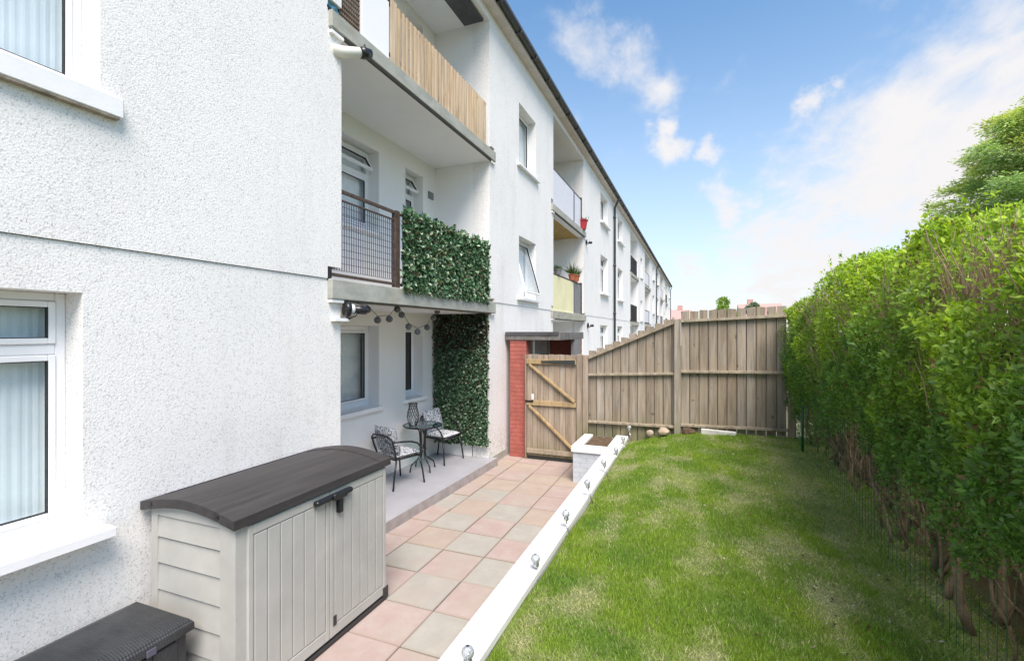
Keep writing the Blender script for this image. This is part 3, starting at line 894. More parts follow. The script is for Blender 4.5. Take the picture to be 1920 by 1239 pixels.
for y in (ye, ys0):
    ew.quad((XF-.03, y, 0), (-13, y, 0), (-13, y, WTOP+.1), (XF-.03, y, WTOP+.1))
    ew.quad((XF-.03, y, WTOP+.1), (-13, y, WTOP+.1), (-8.2, y, 10.5), (-8.2, y, 10.5))
ew.quad((-13, ys0, 0), (-13, ye, 0), (-13, ye, WTOP+.1), (-13, ys0, WTOP+.1))
ew.build('end_wall', 'smooth', bld)
# plinth between the recess and the gate, and floor of the near recess
pl = MB(); pl.box(XF-.1, XF+.012, 7.44, 8.16, -.01, .13); pl.build('plinth', 'conc', bld)
rfl = MB(); rfl.box(XB-.05, XF-.001, 3.80, 7.42, -.02, .13)
rfl.v += [(XF-.002, 3.8, .128), (XF-.002, 7.5, .128), (XF+.11, 7.5, .128), (XF+.0, 3.8, .128)]
i = len(rfl.v)-4; rfl.f.append((i, i+3, i+2, i+1)); rfl.m.append(0)
ro = rfl.build('porch_floor', 'floor_paint', bld)
fe = MB(); fe.quad((XF+.0, 3.8, .128), (XF+.0, 3.8, -.01), (XF+.12, 7.5, -.01), (XF+.11, 7.5, .128)); fe.quad((XF+.11, 7.5, .128), (XF+.12, 7.5, -.01), (XF-.02, 7.5, -.01), (XF-.02, 7.5, .128))
fe.build('step_edge', 'floor_edge', bld)
MB().box(-3.77, -3.41, 3.9, 7.34, RT-.05, RT-.006).build('ceiling_board', 'dark_board', bld)
vt = MB(); vt.box(XB, XB+.02, 7.16, 7.32, 4.62, 4.74); vt.build('wall_vent', 'dgrey_panel', bld)
# pale stains under the upper sill
MB().box(XF-.001, XF+.046, .14, 1.82, 3.588, 3.598).build('sill_stain', 'dirty_edge', bld)

# ------------------------------------------------------------------ balcony fronts of the near recess
xr = XF-.03
ra = (3.80, 7.42)
# first floor: rusty frame with welded mesh
rl = MB()
T1, S1 = 3.71, 2.81
rl.beam((xr, 3.62, T1), (xr, 7.36, T1), .03, .035)
rl.beam((xr, 3.62, T1-.09), (xr, 4.80, T1-.09), .018, .018)
rl.beam((xr, 3.62, S1+.05), (xr, 7.3, S1+.05), .03, .03)
rr = rl.build('balcony_railing', 'rust', bld, bevel=.003)
rr['label'] = 'rusty brown first floor balcony railing with wire mesh'
MB().box(xr-.03, xr+.03, 4.72, 4.80, S1-.002, T1+.02).build('railing_post', 'rust', rr)
MB().box(xr-.03, xr+.03, 3.615, 3.665, S1+.0, S1+.11).build('railing_foot', 'black', rr)
MB().box(xr-.03, xr+.02, 7.2, 7.24, S1, T1+.05).build('railing_post', 'rust', rr)
wm = MB(); y = 3.66
while y < 4.71: wm.box(xr-.003, xr+.003, y-.0022, y+.0022, S1+.1, T1-.09); y += .036
z = S1+.1
while z < T1-.08: wm.box(xr+.0031, xr+.008, 3.62, 4.72, z-.0022, z+.0022); z += .072
wm.build('wire_mesh', 'mesh_wire', rr)

# second floor: timber pickets, lattice and boarded panel
T2, S2 = 6.13, 5.41
r2 = MB(); r2.beam((xr, 4.42, T2), (xr, 7.30, T2), .04, .045); r2.beam((xr, 4.62, S2+.12), (xr, 7.2, S2+.12), .03, .03)
r2 = r2.build('timber_railing', 'rust', bld, bevel=.003)
r2['label'] = 'pale timber picket railing of the top balcony'
y = 4.615; k = 0
while y < 7.18:
    w = .105 if k == 0 else .056
    MB().box(xr+.022, xr+.044, y, y+w, S2-.015+random.uniform(-.01, .01), T2+(.03 if k == 0 else -.002)).build('picket', 'picket', r2, bevel=.003)
    y += w+(.022 if k == 0 else .031); k += 1
lt = MB(); y = 3.81
while y < 4.10: lt.box(xr-.01, xr-.002, y, y+.012, S2+.02, 6.45); y += .026
z = S2+.04
while z < 6.44: lt.box(xr-.0018, xr+.006, 3.80, 4.11, z, z+.010); z += .05
lt = lt.build('lattice_screen', 'lattice', bld); lt['label'] = 'brown lattice screen at the left of the top balcony'
MB().box(xr-.02, xr+.02, 4.12, 4.60, S2+.0, 6.6).build('boarded_panel', 'white_paint', bld, bevel=.004)
MB().box(xr-.012, xr+.03, 3.60, 3.80, S2+.01, S2+.04).build('rail_foot', 'black', bld)
# blue cloth hanging at the top left of that balcony
bc = MB(); P = []
for a in range(7):
    P.append([(XF-.03+.012*math.sin(a*1.7+b2), 3.62+a*.028, 5.53-.02*b2+.01*math.sin(a*1.3)) for b2 in range(6)])
for a in range(6):
    for b2 in range(5): bc.quad(P[a][b2], P[a+1][b2], P[a+1][b2+1], P[a][b2+1])
M['blue'] = simple('blue_cloth', (.16, .40, .55), .9)
bc = bc.build('cloth', 'blue'); tag(bc, 'small blue cloth hanging at the left corner of the top balcony', 'cloth')

# ------------------------------------------------------------------ balcony fronts of the other recesses
for (c, side, r_) in recs:
    if c < 0 or (c == 9.4 and side == 'a'): continue
    far = c > 20
    for k, (s0, s1) in enumerate(SLABS):
        top = s1+.92
        if far and (c > 40) and side == 'b': pass
        a, b_ = r_[0]+.02, r_[1]-.25
        if c == 9.4:
            rb_ = MB(); rb_.beam((xr, a, top), (xr, b_, top), .03, .035)
            lab = 'dark railing with white panel on the second balcony column, top floor' if k == 1 else 'dark railing with pale yellow panel on the second balcony column, first floor'
            rb_ = rb_.build('balcony_railing', 'black' if k else 'rust', bld); rb_['label'] = lab
            split = a+(b_-a)*.70
            MB().box(xr-.01, xr+.01, a, split-.03, s1+.01, top-.02).build('panel', 'white_panel' if k else 'yellow_panel', rb_)
            MB().box(xr-.01, xr+.008, split+.03, b_-.04, s1+.01, top-.02).build('panel', 'white_panel' if k else 'dgrey_panel', rb_)
            MB().box(xr-.02, xr+.025, split-.028, split+.028, s1, top).build('railing_post', 'mesh_wire', rb_)
            MB().box(xr-.03, xr+.03, b_-.038, b_+.03, s1-.002, top+.05).build('railing_post', 'black', rb_)
        else:
            rb_ = MB(); rb_.beam((xr, a, top), (xr, b_, top), .03, .035); rb_.beam((xr, a, s1+.08), (xr, b_, s1+.08), .02, .02)
            rb_ = rb_.build('balcony_railing', 'black', bld)
            if side == 'a': MB().box(xr-.01, xr+.01, a, b_-.5, s1+.1, top-.04).build('panel', random.choice(['white_panel', 'dgrey_panel']), rb_)
            wb_ = MB(); y = a
            while y < b_: wb_.box(xr-.006, xr+.006, y-.008, y+.008, s1, top); y += .11
            wb_.build('bars', 'black', rb_)

# ------------------------------------------------------------------ artificial ivy screens
def ivy_col(n):
    c = np.array([.035, .080, .038])*RNG.uniform(.6, 2.0, (n, 1))
    p = RNG.uniform(size=n)
    c[p < .34] = np.array([.14, .21, .13])*RNG.uniform(.7, 1.35, ((p < .34).sum(), 1))
    c[p < .12] = np.array([.33, .40, .28])*RNG.uniform(.7, 1.2, ((p < .12).sum(), 1))
    c[p > .93] = np.array([.09, .055, .03])*RNG.uniform(.6, 1.3, ((p > .93).sum(), 1))
    return c
iv1 = thing('ivy_screen', 'artificial ivy leaf screen covering the right part of the first floor balcony railing', 'ivy screen', (xr, 6.0, 2.86))
MB().box(xr+.035, xr+.045, 4.84, 7.18, 2.85, 3.70).build('backing_mesh', simple('ivy_backing', (.012, .02, .010), .9), iv1)
n = 9500
yy = RNG.uniform(4.80, 7.24, n); zz = 2.79 + RNG.uniform(0, 1, n)*(.97+.025*np.sin(yy*17)+.015*np.sin(yy*41))
pos = np.stack([np.full(n, xr+.045)+RNG.uniform(0, .055, n), yy, zz], 1)
ax = rnd_unit(n); ax[:, 0] = np.abs(ax[:, 0])*.6; ax[:, 2] -= .3
nr = rnd_unit(n)*.8 + np.array([1.2, 0, .5])
lv = leaves('foliage', pos, ax, nr, RNG.uniform(.045, .08, n), RNG.uniform(.035, .055, n), ivy_col(n)*1.35, 'ivy', iv1)
iv2 = thing('ivy_screen', 'tall dark artificial ivy leaf screen on the porch side wall behind the chairs', 'ivy screen', (-3.85, 7.40, .35))
MB().box(-4.30, -3.36, 7.385, 7.400, .40, 2.55).build('backing_mesh', simple('ivy_backing_dark', (.010, .015, .008), .9), iv2)
n = 15000
pos = np.stack([RNG.uniform(-4.36, -3.33, n), 7.38-RNG.uniform(0, .085, n), RNG.uniform(.36, 2.59, n)], 1)
pos[:, 0] += .02*np.sin(pos[:, 2]*19)
ax = rnd_unit(n); ax[:, 1] = -np.abs(ax[:, 1])*.6; ax[:, 2] -= .3
nr = rnd_unit(n)*.8 + np.array([0, -1.2, .5])
cs = ivy_col(n); tz = (pos[:, 2] > 2.0)[:, None]*(RNG.uniform(size=(n, 1)) > .5)
cs = cs*(1-tz) + np.array([.045, .028, .022])*tz
leaves('foliage', pos, ax, nr, RNG.uniform(.03, .055, n), RNG.uniform(.022, .04, n), cs, 'ivy', iv2)

# ------------------------------------------------------------------ small things on the facade
def cctv(name, label, loc, aim, s=1.0):
    t = thing(name, label, 'security camera', loc)
    L = Vector(loc); a = Vector(aim).normalized()
    p0 = L + a*.04
    MB().tube([L+Vector((0, 0, -.09))*s, L+Vector((.03, .02, -.10))*s, L+Vector((.09, .04, -.07))*s, p0+a*.08*s], .012*s, 8).build('bracket', 'camera_black', t, smooth=True)
    MB().tube([p0+a*.02*s, p0+a*.17*s, p0+a*.185*s], [.046*s, .046*s, .036*s], 16).build('body', 'camera_black', t, smooth=True)
    MB().tube([p0-a*.005*s, p0+a*.04*s], [.058*s, .055*s], 16).build('ring', 'camera_white', t, smooth=True)
    MB().tube([p0-a*.06*s, p0-a*.004*s], [.075*s, .080*s], 16).build('base', 'camera_black', t, smooth=True)
    MB().tube([p0+a*.1851*s, p0+a*.188*s], [.028*s, .028*s], 16).build('lens', 'glass', t, smooth=True)
    return t
cctv('security_camera', 'black and white bullet security camera under the first floor balcony corner', (XF+.03, 3.83, 2.525), (.42, .75, -.04), .95)
MB()
wpn = MB().box(XF-.005, XF+.05, 3.66, 3.86, 2.40, 2.43).build('mounting_shelf', 'sill', bld)
for (yy, zz, s, lab) in ((14.85, 5.13, .9, 'small dark camera beside the far side of the yellow soffit'), (15.1, 2.50, .9, 'small dark camera on white wall below the yellow balcony')):
    cctv('wall_camera', lab, (XF+.0, yy, zz), (.8, .5, -.1), s)
fl = thing('flood_lamp', 'cream pipe bracket carrying a black lamp head beside the top balcony corner', 'lamp', (XF, 3.74, 5.12))
MB().tube([(XF-.02, 3.70, 5.06), (XF+.05, 3.78, 5.07), (XF+.13, 3.93, 5.13)], [.058, .056, .05], 14).build('bracket', 'cream_pipe', fl, smooth=True)
MB().tube([(XF+.125, 3.92, 5.125), (XF+.145, 3.96, 5.14), (XF+.165, 4.03, 5.165)], [.052, .06, .05], 12).build('lamp_head', 'camera_black', fl, smooth=True)
MB().tube([(XF+.16, 4.03, 5.17), (XF+.166, 4.04, 5.172)], .04, 12).build('lens', 'mesh_wire', fl, smooth=True)
MB().tube([(XF+.13, 4.0, 5.2), (XF+.10, 4.04, 5.27), (XF+.04, 4.10, 5.33), (XF+.02, 4.11, 5.40)], .006, 6).build('cable', 'camera_black', fl, smooth=True)

# pots on the second balcony column
def pot(label, loc, r, h, mt, plant=None):
    t = thing('flower_pot', label, 'flower pot', loc)
    MB().lathe(loc, [(r*.01, 0), (r*.7, 0), (r, h), (r*1.1, h), (r*1.1, h*1.12), (r*.9, h*1.12), (r*.85, h*.95), (.001, h*.93)], 14).build('pot', mt, t, smooth=False)
    n = 60 if plant else 30
    if plant is not None:
        p = np.tile(np.array(loc)+np.array([0, 0, h]), (n, 1)) + RNG.normal(size=(n, 3))*r*.4*np.array([1, 1, .3])
        ax = rnd_unit(n); ax[:, 2] = np.abs(ax[:, 2])+.5
        leaves('plant', p, ax, rnd_unit(n), RNG.uniform(.5, 1.3, n)*plant, RNG.uniform(.015, .03, n), np.tile([.06, .10, .03], (n, 1))*RNG.uniform(.5, 1.6, (n, 1)), 'ivy', t)
    return t
pot('red flower pot at the right end of the top balcony in second column', (XF+.01, 14.35, 5.42), .16, .26, 'redpot', .12)
zb = SLABS[0][1]+.94
pot('dark flower pot at the left end of the yellow balcony rail', (xr-.0, 11.75, zb), .10, .12, 'dgrey_panel', .12)
pot('terracotta pot with thin stems in the middle of the yellow balcony rail', (xr, 13.2, zb), .10, .15, 'terracotta', .38)
pot('terracotta trough shaped pot at the right of the yellow balcony rail', (xr, 13.62, zb), .13, .17, 'terracotta', .28)

# globe string lights under the slab
sl = thing('string_lights', 'drooping string of grey wicker globe lights under the first floor balcony', 'string lights', (XF-.12, 4.9, 2.55))
def at_x(u, v, x):
    s = x/(.9306*(u-1310)); return Vector((x, (828.2+.366*(u-960))*s, CAMZ+(621-v)*s))
gp = [(679, 580), (689, 580), (708, 600), (730, 598), (745, 580), (753, 590), (766, 612), (783, 622), (801, 614), (813, 596), (820, 584)]
G = [at_x(u, v, XF-.10-.012*k) for k, (u, v) in enumerate(gp)]
MB().tube([G[0]+Vector((0, -.1, .07))]+[p+Vector((0, 0, .045)) for p in G]+[G[-1]+Vector((0, .05, .05))], .0035, 5).build('wire', 'black', sl)
for p in G:
    gb = MB(); gb.ball(p, .034, 12, 8)
    for k in range(5):
        a = k*math.pi/5
        ring = [p+Vector((math.cos(t)*math.cos(a), math.cos(t)*math.sin(a), math.sin(t)))*.038 for t in [2*math.pi*q/14 for q in range(15)]]
        gb.tube(ring, .004, 4, cap=False)
    for h in (-.02, 0, .02):
        rr_ = math.sqrt(.038**2-h*h)
        gb.tube([p+Vector((rr_*math.cos(t), rr_*math.sin(t), h)) for t in [2*math.pi*q/14 for q in range(15)]], .004, 4, cap=False)
    gb.build('globe', 'globe', sl)

# ------------------------------------------------------------------ bistro set
FZ = .13
tb = thing('bistro_table', 'round green glass bistro table with black curved legs on the grey porch', 'table', (-4.03, 6.42, FZ))
tx, ty = -4.03, 6.42; tz = FZ+.70
MB().lathe((tx, ty, tz), [(.001, 0), (.285, 0), (.29, .003), (.29, .006), (.285, .009), (.001, .009)], 40).build('table_top', 'glass_top', tb, smooth=False)
rg = [(tx+.295*math.cos(a), ty+.295*math.sin(a), tz) for a in [2*math.pi*k/36 for k in range(37)]]
MB().tube(rg, .012, 8, cap=False).build('rim', 'black', tb, smooth=True)
for k in range(4):
    a = math.pi/4+k*math.pi/2+.3
    d = Vector((math.cos(a), math.sin(a), 0)); c0 = Vector((tx, ty, 0))
    path = [(.27, tz-.012), (.10, tz-.03), (.055, tz-.10), (.045, tz-.25), (.045, FZ+.28), (.06, FZ+.20), (.14, FZ+.15), (.20, FZ+.10), (.225, FZ+.0)]
    MB().tube([c0+d*r+Vector((0, 0, z)) for r, z in path], .011, 8).build('leg', 'black', tb, smooth=True)
MB().tube([(tx+.05*math.cos(t), ty+.05*math.sin(t), FZ+.33) for t in [2*math.pi*q/16 for q in range(17)]], .008, 6, cap=False).build('brace', 'black', tb)
# wire lantern
ln = thing('lantern', 'black wire vase shaped lantern standing on the glass bistro table', 'lantern', (tx-.10, ty-.12, tz+.01))
lc = Vector((tx-.10, ty-.12, tz+.010))
prof = [(.055, 0), (.075, .05), (.095, .12), (.088, .19), (.066, .27), (.06, .31), (.068, .34)]
def pr(z):
    for (r0, z0), (r1, z1) in zip(prof, prof[1:]):
        if z0 <= z <= z1: return r0+(r1-r0)*(z-z0)/(z1-z0)
    return prof[-1][0]
lw = MB()
for k in range(14):
    for sg in (1, -1):
        lw.tube([lc+Vector((pr(z)*math.cos(2*math.pi*k/14+sg*z*4.5), pr(z)*math.sin(2*math.pi*k/14+sg*z*4.5), z)) for z in [q*.34/12 for q in range(13)]], .0032, 4)
lw.build('wire_cage', 'black', ln)
for z in (0, .34):
    MB().tube([lc+Vector((pr(z)*math.cos(t), pr(z)*math.sin(t), z+.003)) for t in [2*math.pi*q/20 for q in range(21)]], .006, 6, cap=False).build('ring', 'black', ln)
MB().lathe(lc, [(.001, .002), (.045, .002), (.047, .2), (.04, .2), (.001, .19)], 16).build('candle_glass', 'glass', ln)
MB().lathe(lc, [(.001, .004), (.03, .004), (.03, .11), (.001, .112)], 14).build('candle', 'camera_white', ln)

def pillow(mb, m, sx, sy, th, n=12):
    """puffed cushion in the plane of matrix m"""
    i0 = len(mb.v)
    for sgn in (1, -1):
        for a in range(n+1):
            for b_ in range(n+1):
                u, v = a/n*2-1, b_/n*2-1
                pinch = 1-.06*(abs(u)**3*abs(v)**3)*0
                w = (max(0, 1-u**4)*max(0, 1-v**4))**.45
                ex = 1-.05*(1-abs(v)**2)*abs(u)**6; ey = 1-.05*(1-abs(u)**2)*abs(v)**6
                mb.v.append(tuple(m @ Vector((u*sx/2*ex, v*sy/2*ey, sgn*th/2*w))))
    for s_ in range(2):
        for a in range(n):
            for b_ in range(n):
                q = i0+s_*(n+1)**2+a*(n+1)+b_
                f = (q, q+n+1, q+n+2, q+1)
                mb.f.append(f if s_ == 0 else f[::-1]); mb.m.append(0)
def chair(label):
    t = thing('garden_chair', label, 'chair', (0, 0, 0), 'black metal garden chairs at the bistro table')
    r = .0125; sz = .40
    # local: faces +x, back at -x
    for s in (1, -1):
        MB().tube([(.20, s*.22, sz-.01), (.235, s*.25, .2), (.26, s*.265, 0)], r, 8).build('leg', 'black', t, smooth=True)
        MB().tube([(-.19, s*.20, sz-.01), (-.235, s*.215, .2), (-.27, s*.23, 0)], r, 8).build('leg', 'black', t, smooth=True)
        # arm: from the back frame, sweeping down to the seat front
        MB().tube([(-.275, s*.235, .66), (-.15, s*.265, .655), (.0, s*.275, .635), (.12, s*.275, .595), (.185, s*.265, .53), (.205, s*.245, .44), (.20, s*.22, sz-.01)], r, 8).build('armrest', 'black', t, smooth=True)
    seatf = [(.21, -.20, sz), (.235, 0, sz), (.21, .20, sz), (-.20, .19, sz), (-.20, -.19, sz), (.21, -.20, sz)]
    MB().tube(seatf, r, 8).build('seat_frame', 'black', t, smooth=True)
    sl_ = MB()
    for k in range(9): sl_.box(-.19+.045*k, -.17+.045*k, -.19, .19, sz-.004, sz+.004)
    sl_.build('seat_mesh', 'black', t)
    bf = [(-.19, -.20, sz), (-.245, -.225, .57), (-.285, -.22, .69), (-.305, -.15, .735), (-.31, 0, .745), (-.305, .15, .735), (-.285, .22, .69), (-.245, .225, .57), (-.19, .20, sz)]
    MB().tube(bf, r, 8).build('back_frame', 'black', t, smooth=True)
    bm_ = MB()
    for k in range(9):
        y = -.18+.045*k; bm_.tube([(-.205, y, sz+.02), (-.25, y, .58), (-.305, y, .735)], .003, 4)
    bm_.build('back_mesh', 'black', t)
    c = MB(); pillow(c, Matrix.Translation((0.02, 0, sz+.045)), .42, .42, .085)
    c.build('seat_cushion', 'cushion', t, smooth=True)
    c = MB(); pillow(c, Matrix.Translation((-.185, 0, sz+.255)) @ Matrix.Rotation(R(74), 4, 'Y'), .40, .43, .14)
    c.build('back_cushion', 'cushion_dark', t, smooth=True)
    return t
ch1 = chair('black metal garden chair with leaf print cushions left of the bistro table')
ch1.location = (-4.0, 5.72, FZ); ch1.rotation_euler.z = R(74)
ch2 = copy_tree(ch1)
ch2.location = (-4.04, 7.03, FZ); ch2.rotation_euler.z = R(-8)
ch2['label'] = 'black metal garden chair with leaf print cushions between the table and the ivy'

# ------------------------------------------------------------------ garden storage shed
sh = thing('storage_shed', 'cream plastic garden storage shed with dark brown arched lid against the wall', 'storage shed', (-2.9, 2.7, 0))
SX0, SX1, SY0, SY1 = -3.28, -2.52, 1.99, 3.42
def lid_z(x): 
    t = (x-(-3.32))/(-2.46+3.32); return 1.208 + .064*math.sin(math.pi*min(1, max(0, t))) - .016*t
b = MB(); b.box(SX0, SX1-.05, SY0+.05, SY1-.01, .03, 1.14)
b.build('core', 'plastic', sh)
# side panel with clapboard ribs (near side), corner posts
side = MB(); sy = SY0+.012
side.box(SX0+.001, SX0+.06, SY0+.005, SY0+.06, .02, 1.18); side.box(SX1-.13, SX1-.001, SY0+.002, SY0+.13, .02, 1.15)
zz0 = .05
ribs = [.05, .15, .315, .48, .65, .82, .985, 1.16]
for a, b_ in zip(ribs, ribs[1:]):
    i = len(side.v); x0, x1 = SX0+.055, SX1-.125
    side.v += [(x0, sy-.006, a+.008), (x1, sy-.006, a+.008), (x1, sy+.006, b_-.004), (x0, sy+.006, b_-.004), (x0, sy+.02, a), (x1, sy+.02, a), (x1, sy+.02, b_), (x0, sy+.02, b_)]
    for q in ((0, 1, 2, 3), (4, 5, 1, 0), (3, 2, 6, 7)): side.f.append(tuple(i+k for k in q)); side.m.append(0)
side.build('side_panel', 'plastic', sh)
# arched gable piece under the lid
gb = MB(); pts = [(SX0+.01+(SX1-SX0-.02)*k/14) for k in range(15)]
for a, b_ in zip(pts, pts[1:]):
    gb.quad((a, SY0+.004, 1.13), (b_, SY0+.004, 1.13), (b_, SY0+.004, lid_z(b_)-.02), (a, SY0+.004, lid_z(a)-.02))
    gb.quad((b_, SY1-.004, 1.13), (a, SY1-.004, 1.13), (a, SY1-.004, lid_z(a)-.02), (b_, SY1-.004, lid_z(b_)-.02))
gb.build('gable', 'plastic', sh, stuff=True)
fr = MB(); fr.box(SX1-.05, SX1-.012, SY0+.1, SY1, .03, 1.15); fr.build('front_frame', 'plastic', sh)
ymid = SY0+.075+(SY1-SY0-.075)*.5
dz0, dz1 = .05, 1.135
for (a, b_) in ((SY0+.075, ymid-.003), (ymid+.003, SY1-.012)):
    d = MB(); xs0 = SX1-.012
    # door face with raised planks: grooves real
    np_ = 6; wv = (b_-a-.08)/np_
    d.box(xs0, SX1+.004, a, b_, dz0, dz1)
    for k in range(np_):
        d.box(SX1+.004, SX1+.013, a+.04+k*wv+.005, a+.04+(k+1)*wv-.005, dz0+.09+.012*k*0, dz1-.07)
    d.box(SX1+.004, SX1+.014, a+.001, a+.034, dz0+.002, dz1-.001); d.box(SX1+.004, SX1+.014, b_-.034, b_-.001, dz0+.002, dz1-.001)
    d.box(SX1+.004, SX1+.0135, a+.035, b_-.035, dz0+.003, dz0+.082); d.box(SX1+.004, SX1+.0135, a+.035, b_-.035, dz1-.062, dz1-.002)
    door = d.build('door', 'plastic', sh, bevel=.003)
    if b_ > ymid+.1:
        MB().box(SX1+.012, SX1+.02, ymid+.03, ymid+.06, .13, .20).build('lock_plate', 'lid', door)
        MB().box(SX1+.011, SX1+.022, b_-.045, b_+.02, .02, .11).build('corner_bracket', 'lid', door)
        hn = MB(); hn.box(SX1+.013, SX1+.050, ymid+.06, ymid+.10, .955, 1.07); hn.build('latch_tongue', 'black', door, bevel=.004)
hb = MB(); hb.box(SX1+.014, SX1+.058, ymid-.17, ymid+.20, 1.075, 1.112); hb.build('handle', 'black', sh, bevel=.008)
MB().box(SX1+.0581, SX1+.074, ymid-.02, ymid+.12, 1.07, 1.118).build('handle_hasp', 'black', sh, bevel=.006)
# lid
ld = MB(); n = 18; LX0, LX1, LY0, LY1 = -3.325, -2.488, SY0-.035, SY1+.03
lx = [LX0+(LX1-LX0)*k/n for k in range(n+1)]
for a, b_ in zip(lx, lx[1:]):
    for (ya, yb, dzz) in ((LY0+.14, LY1-.14, 0), (LY0, LY0+.14, .006), (LY1-.14, LY1, .006)):
        ld.quad((a, ya, lid_z(a)+dzz), (b_, ya, lid_z(b_)+dzz), (b_, yb, lid_z(b_)+dzz), (a, yb, lid_z(a)+dzz))
    for y_, s_ in ((LY0+.14, 1), (LY1-.14, -1)):
        ld.quad((a, y_, lid_z(a)), (b_, y_, lid_z(b_)), (b_, y_, lid_z(b_)+.006), (a, y_, lid_z(a)+.006))
    ld.quad((a, LY0, lid_z(a)-.05), (b_, LY0, lid_z(b_)-.05), (b_, LY0, lid_z(b_)+.006), (a, LY0, lid_z(a)+.006))
    ld.quad((b_, LY1, lid_z(b_)-.05), (a, LY1, lid_z(a)-.05), (a, LY1, lid_z(a)+.006), (b_, LY1, lid_z(b_)+.006))
    ld.quad((a, LY0, lid_z(a)-.05), (a, LY1, lid_z(a)-.05), (b_, LY1, lid_z(b_)-.05), (b_, LY0, lid_z(b_)-.05))
ld.quad((LX1, LY0, lid_z(LX1)-.05), (LX1, LY1, lid_z(LX1)-.05), (LX1, LY1, lid_z(LX1)+.006), (LX1, LY0, lid_z(LX1)+.006))
ld.quad((LX0, LY1, lid_z(LX0)-.05), (LX0, LY0, lid_z(LX0)-.05), (LX0, LY0, lid_z(LX0)+.006), (LX0, LY1, lid_z(LX0)+.006))
lido = ld.build('lid', 'lid', sh)
for fx in (-3.22, -2.62):
    MB().tube([(fx, LY0-.004, lid_z(fx)-.02), (fx, LY0+.002, lid_z(fx)-.02)], .012, 10).build('screw', 'black', lido)
MB().box(SX0, SX1+.02, SY0+.02, SY1, 0, .028).build('base', 'lid', sh)

# black storage chest
cs_ = thing('storage_chest', 'black rattan effect plastic storage chest in front of the cream shed', 'storage chest', (-3.0, 1.3, 0))
MB().box(-3.27, -2.80, .62, 1.90, 0, .545).build('body', 'chest', cs_, bevel=.012)
lidc = MB()
def ring_(x0, x1, y0, y1, z): return [(x0, y0, z), (x1, y0, z), (x1, y1, z), (x0, y1, z)]
lv_ = [ring_(-3.29, -2.77, .60, 1.925, .545), ring_(-3.29, -2.77, .60, 1.925, .585), ring_(-3.275, -2.79, .62, 1.905, .612), ring_(-3.22, -2.86, .70, 1.83, .630)]
for a in lv_: lidc.v += a
for k in range(3):
    for j in range(4): lidc.f.append((4*k+j, 4*k+(j+1) % 4, 4*k+4+(j+1) % 4, 4*k+4+j)); lidc.m.append(0)
lidc.f.append((12, 13, 14, 15)); lidc.m.append(0); lidc.f.append((3, 2, 1, 0)); lidc.m.append(0)
lidc = lidc.build('lid', 'chest', cs_, bevel=.004)
MB().box(-2.785, -2.765, 1.66, 1.71, .535, .575).build('clasp', 'mesh_wire', cs_, bevel=.003)
cc_ = MB()
for k in range(8): cc_.box(-2.80, -2.792, .66+.15*k, .79+.15*k, .04, .52)
cc_.build('front_slats', 'chest', cs_, bevel=.004)
en = MB()
for k in range(4): en.box(-3.24+.11*k, -3.15+.11*k, 1.90, 1.908, .04, .52)
en.build('end_slats', 'chest', cs_, bevel=.004)

# ------------------------------------------------------------------ retaining wall, planter, ball lights
rw = thing('retaining_wall', 'low white painted garden wall edging the lawn', 'garden wall', (-1.19, 3, 0))
MB().box(-1.275, -1.105, -4, 8.09, -.03, .495).build('wall_body', 'white_paint', rw)
y = -4.0
cp = MB(); cp.box(-1.292, -1.088, -4.0, 8.09, .496, .555); cp.build('coping', 'coping', rw, bevel=.008, seg=2)
pn = thing('planter', 'pale grey painted brick planter with white coping beside the gate', 'planter', (-1.55, 7.5, 0))
pb = MB(); z = .0
while z < .46:
    h = .073
    off = .11 if int(z/.075) % 2 else 0
    x = -1.79-off
    while x < -1.30:
        a, b_ = max(-1.79, x), min(-1.30, x+.215)
        if b_-a > .02: pb.box(a+.002, b_-.002, 7.09, 7.19, z, z+h)
        x += .22
    yv = 7.192+off*.5
    while yv < 7.98:
        pb.box(-1.795, -1.695, yv, min(7.985, yv+.215), z, z+h); yv += .22
    z += .0765
pb.build('brickwork', 'planter', pn, bevel=.002, stuff=True)
MB().box(-1.788, -1.30, 7.097, 7.985, -.02, .46).build('core', 'planter', pn)
MB().box(-1.815, -1.294, 7.065, 7.215, .461, .556).build('coping', 'coping', pn, bevel=.008)
MB().box(-1.815, -1.665, 7.217, 8.0, .461, .556).build('coping', 'coping', pn, bevel=.008)
so = MB(); nxs, nys = 12, 20
V = [[(-1.67+.38*i/nxs, 7.21+.80*j/nys, .515+random.uniform(-.014, .014)) for j in range(nys+1)] for i in range(nxs+1)]
for i in range(nxs):
    for j in range(nys): so.quad(V[i][j], V[i+1][j], V[i+1][j+1], V[i][j+1])
so.build('soil', 'soil', pn)

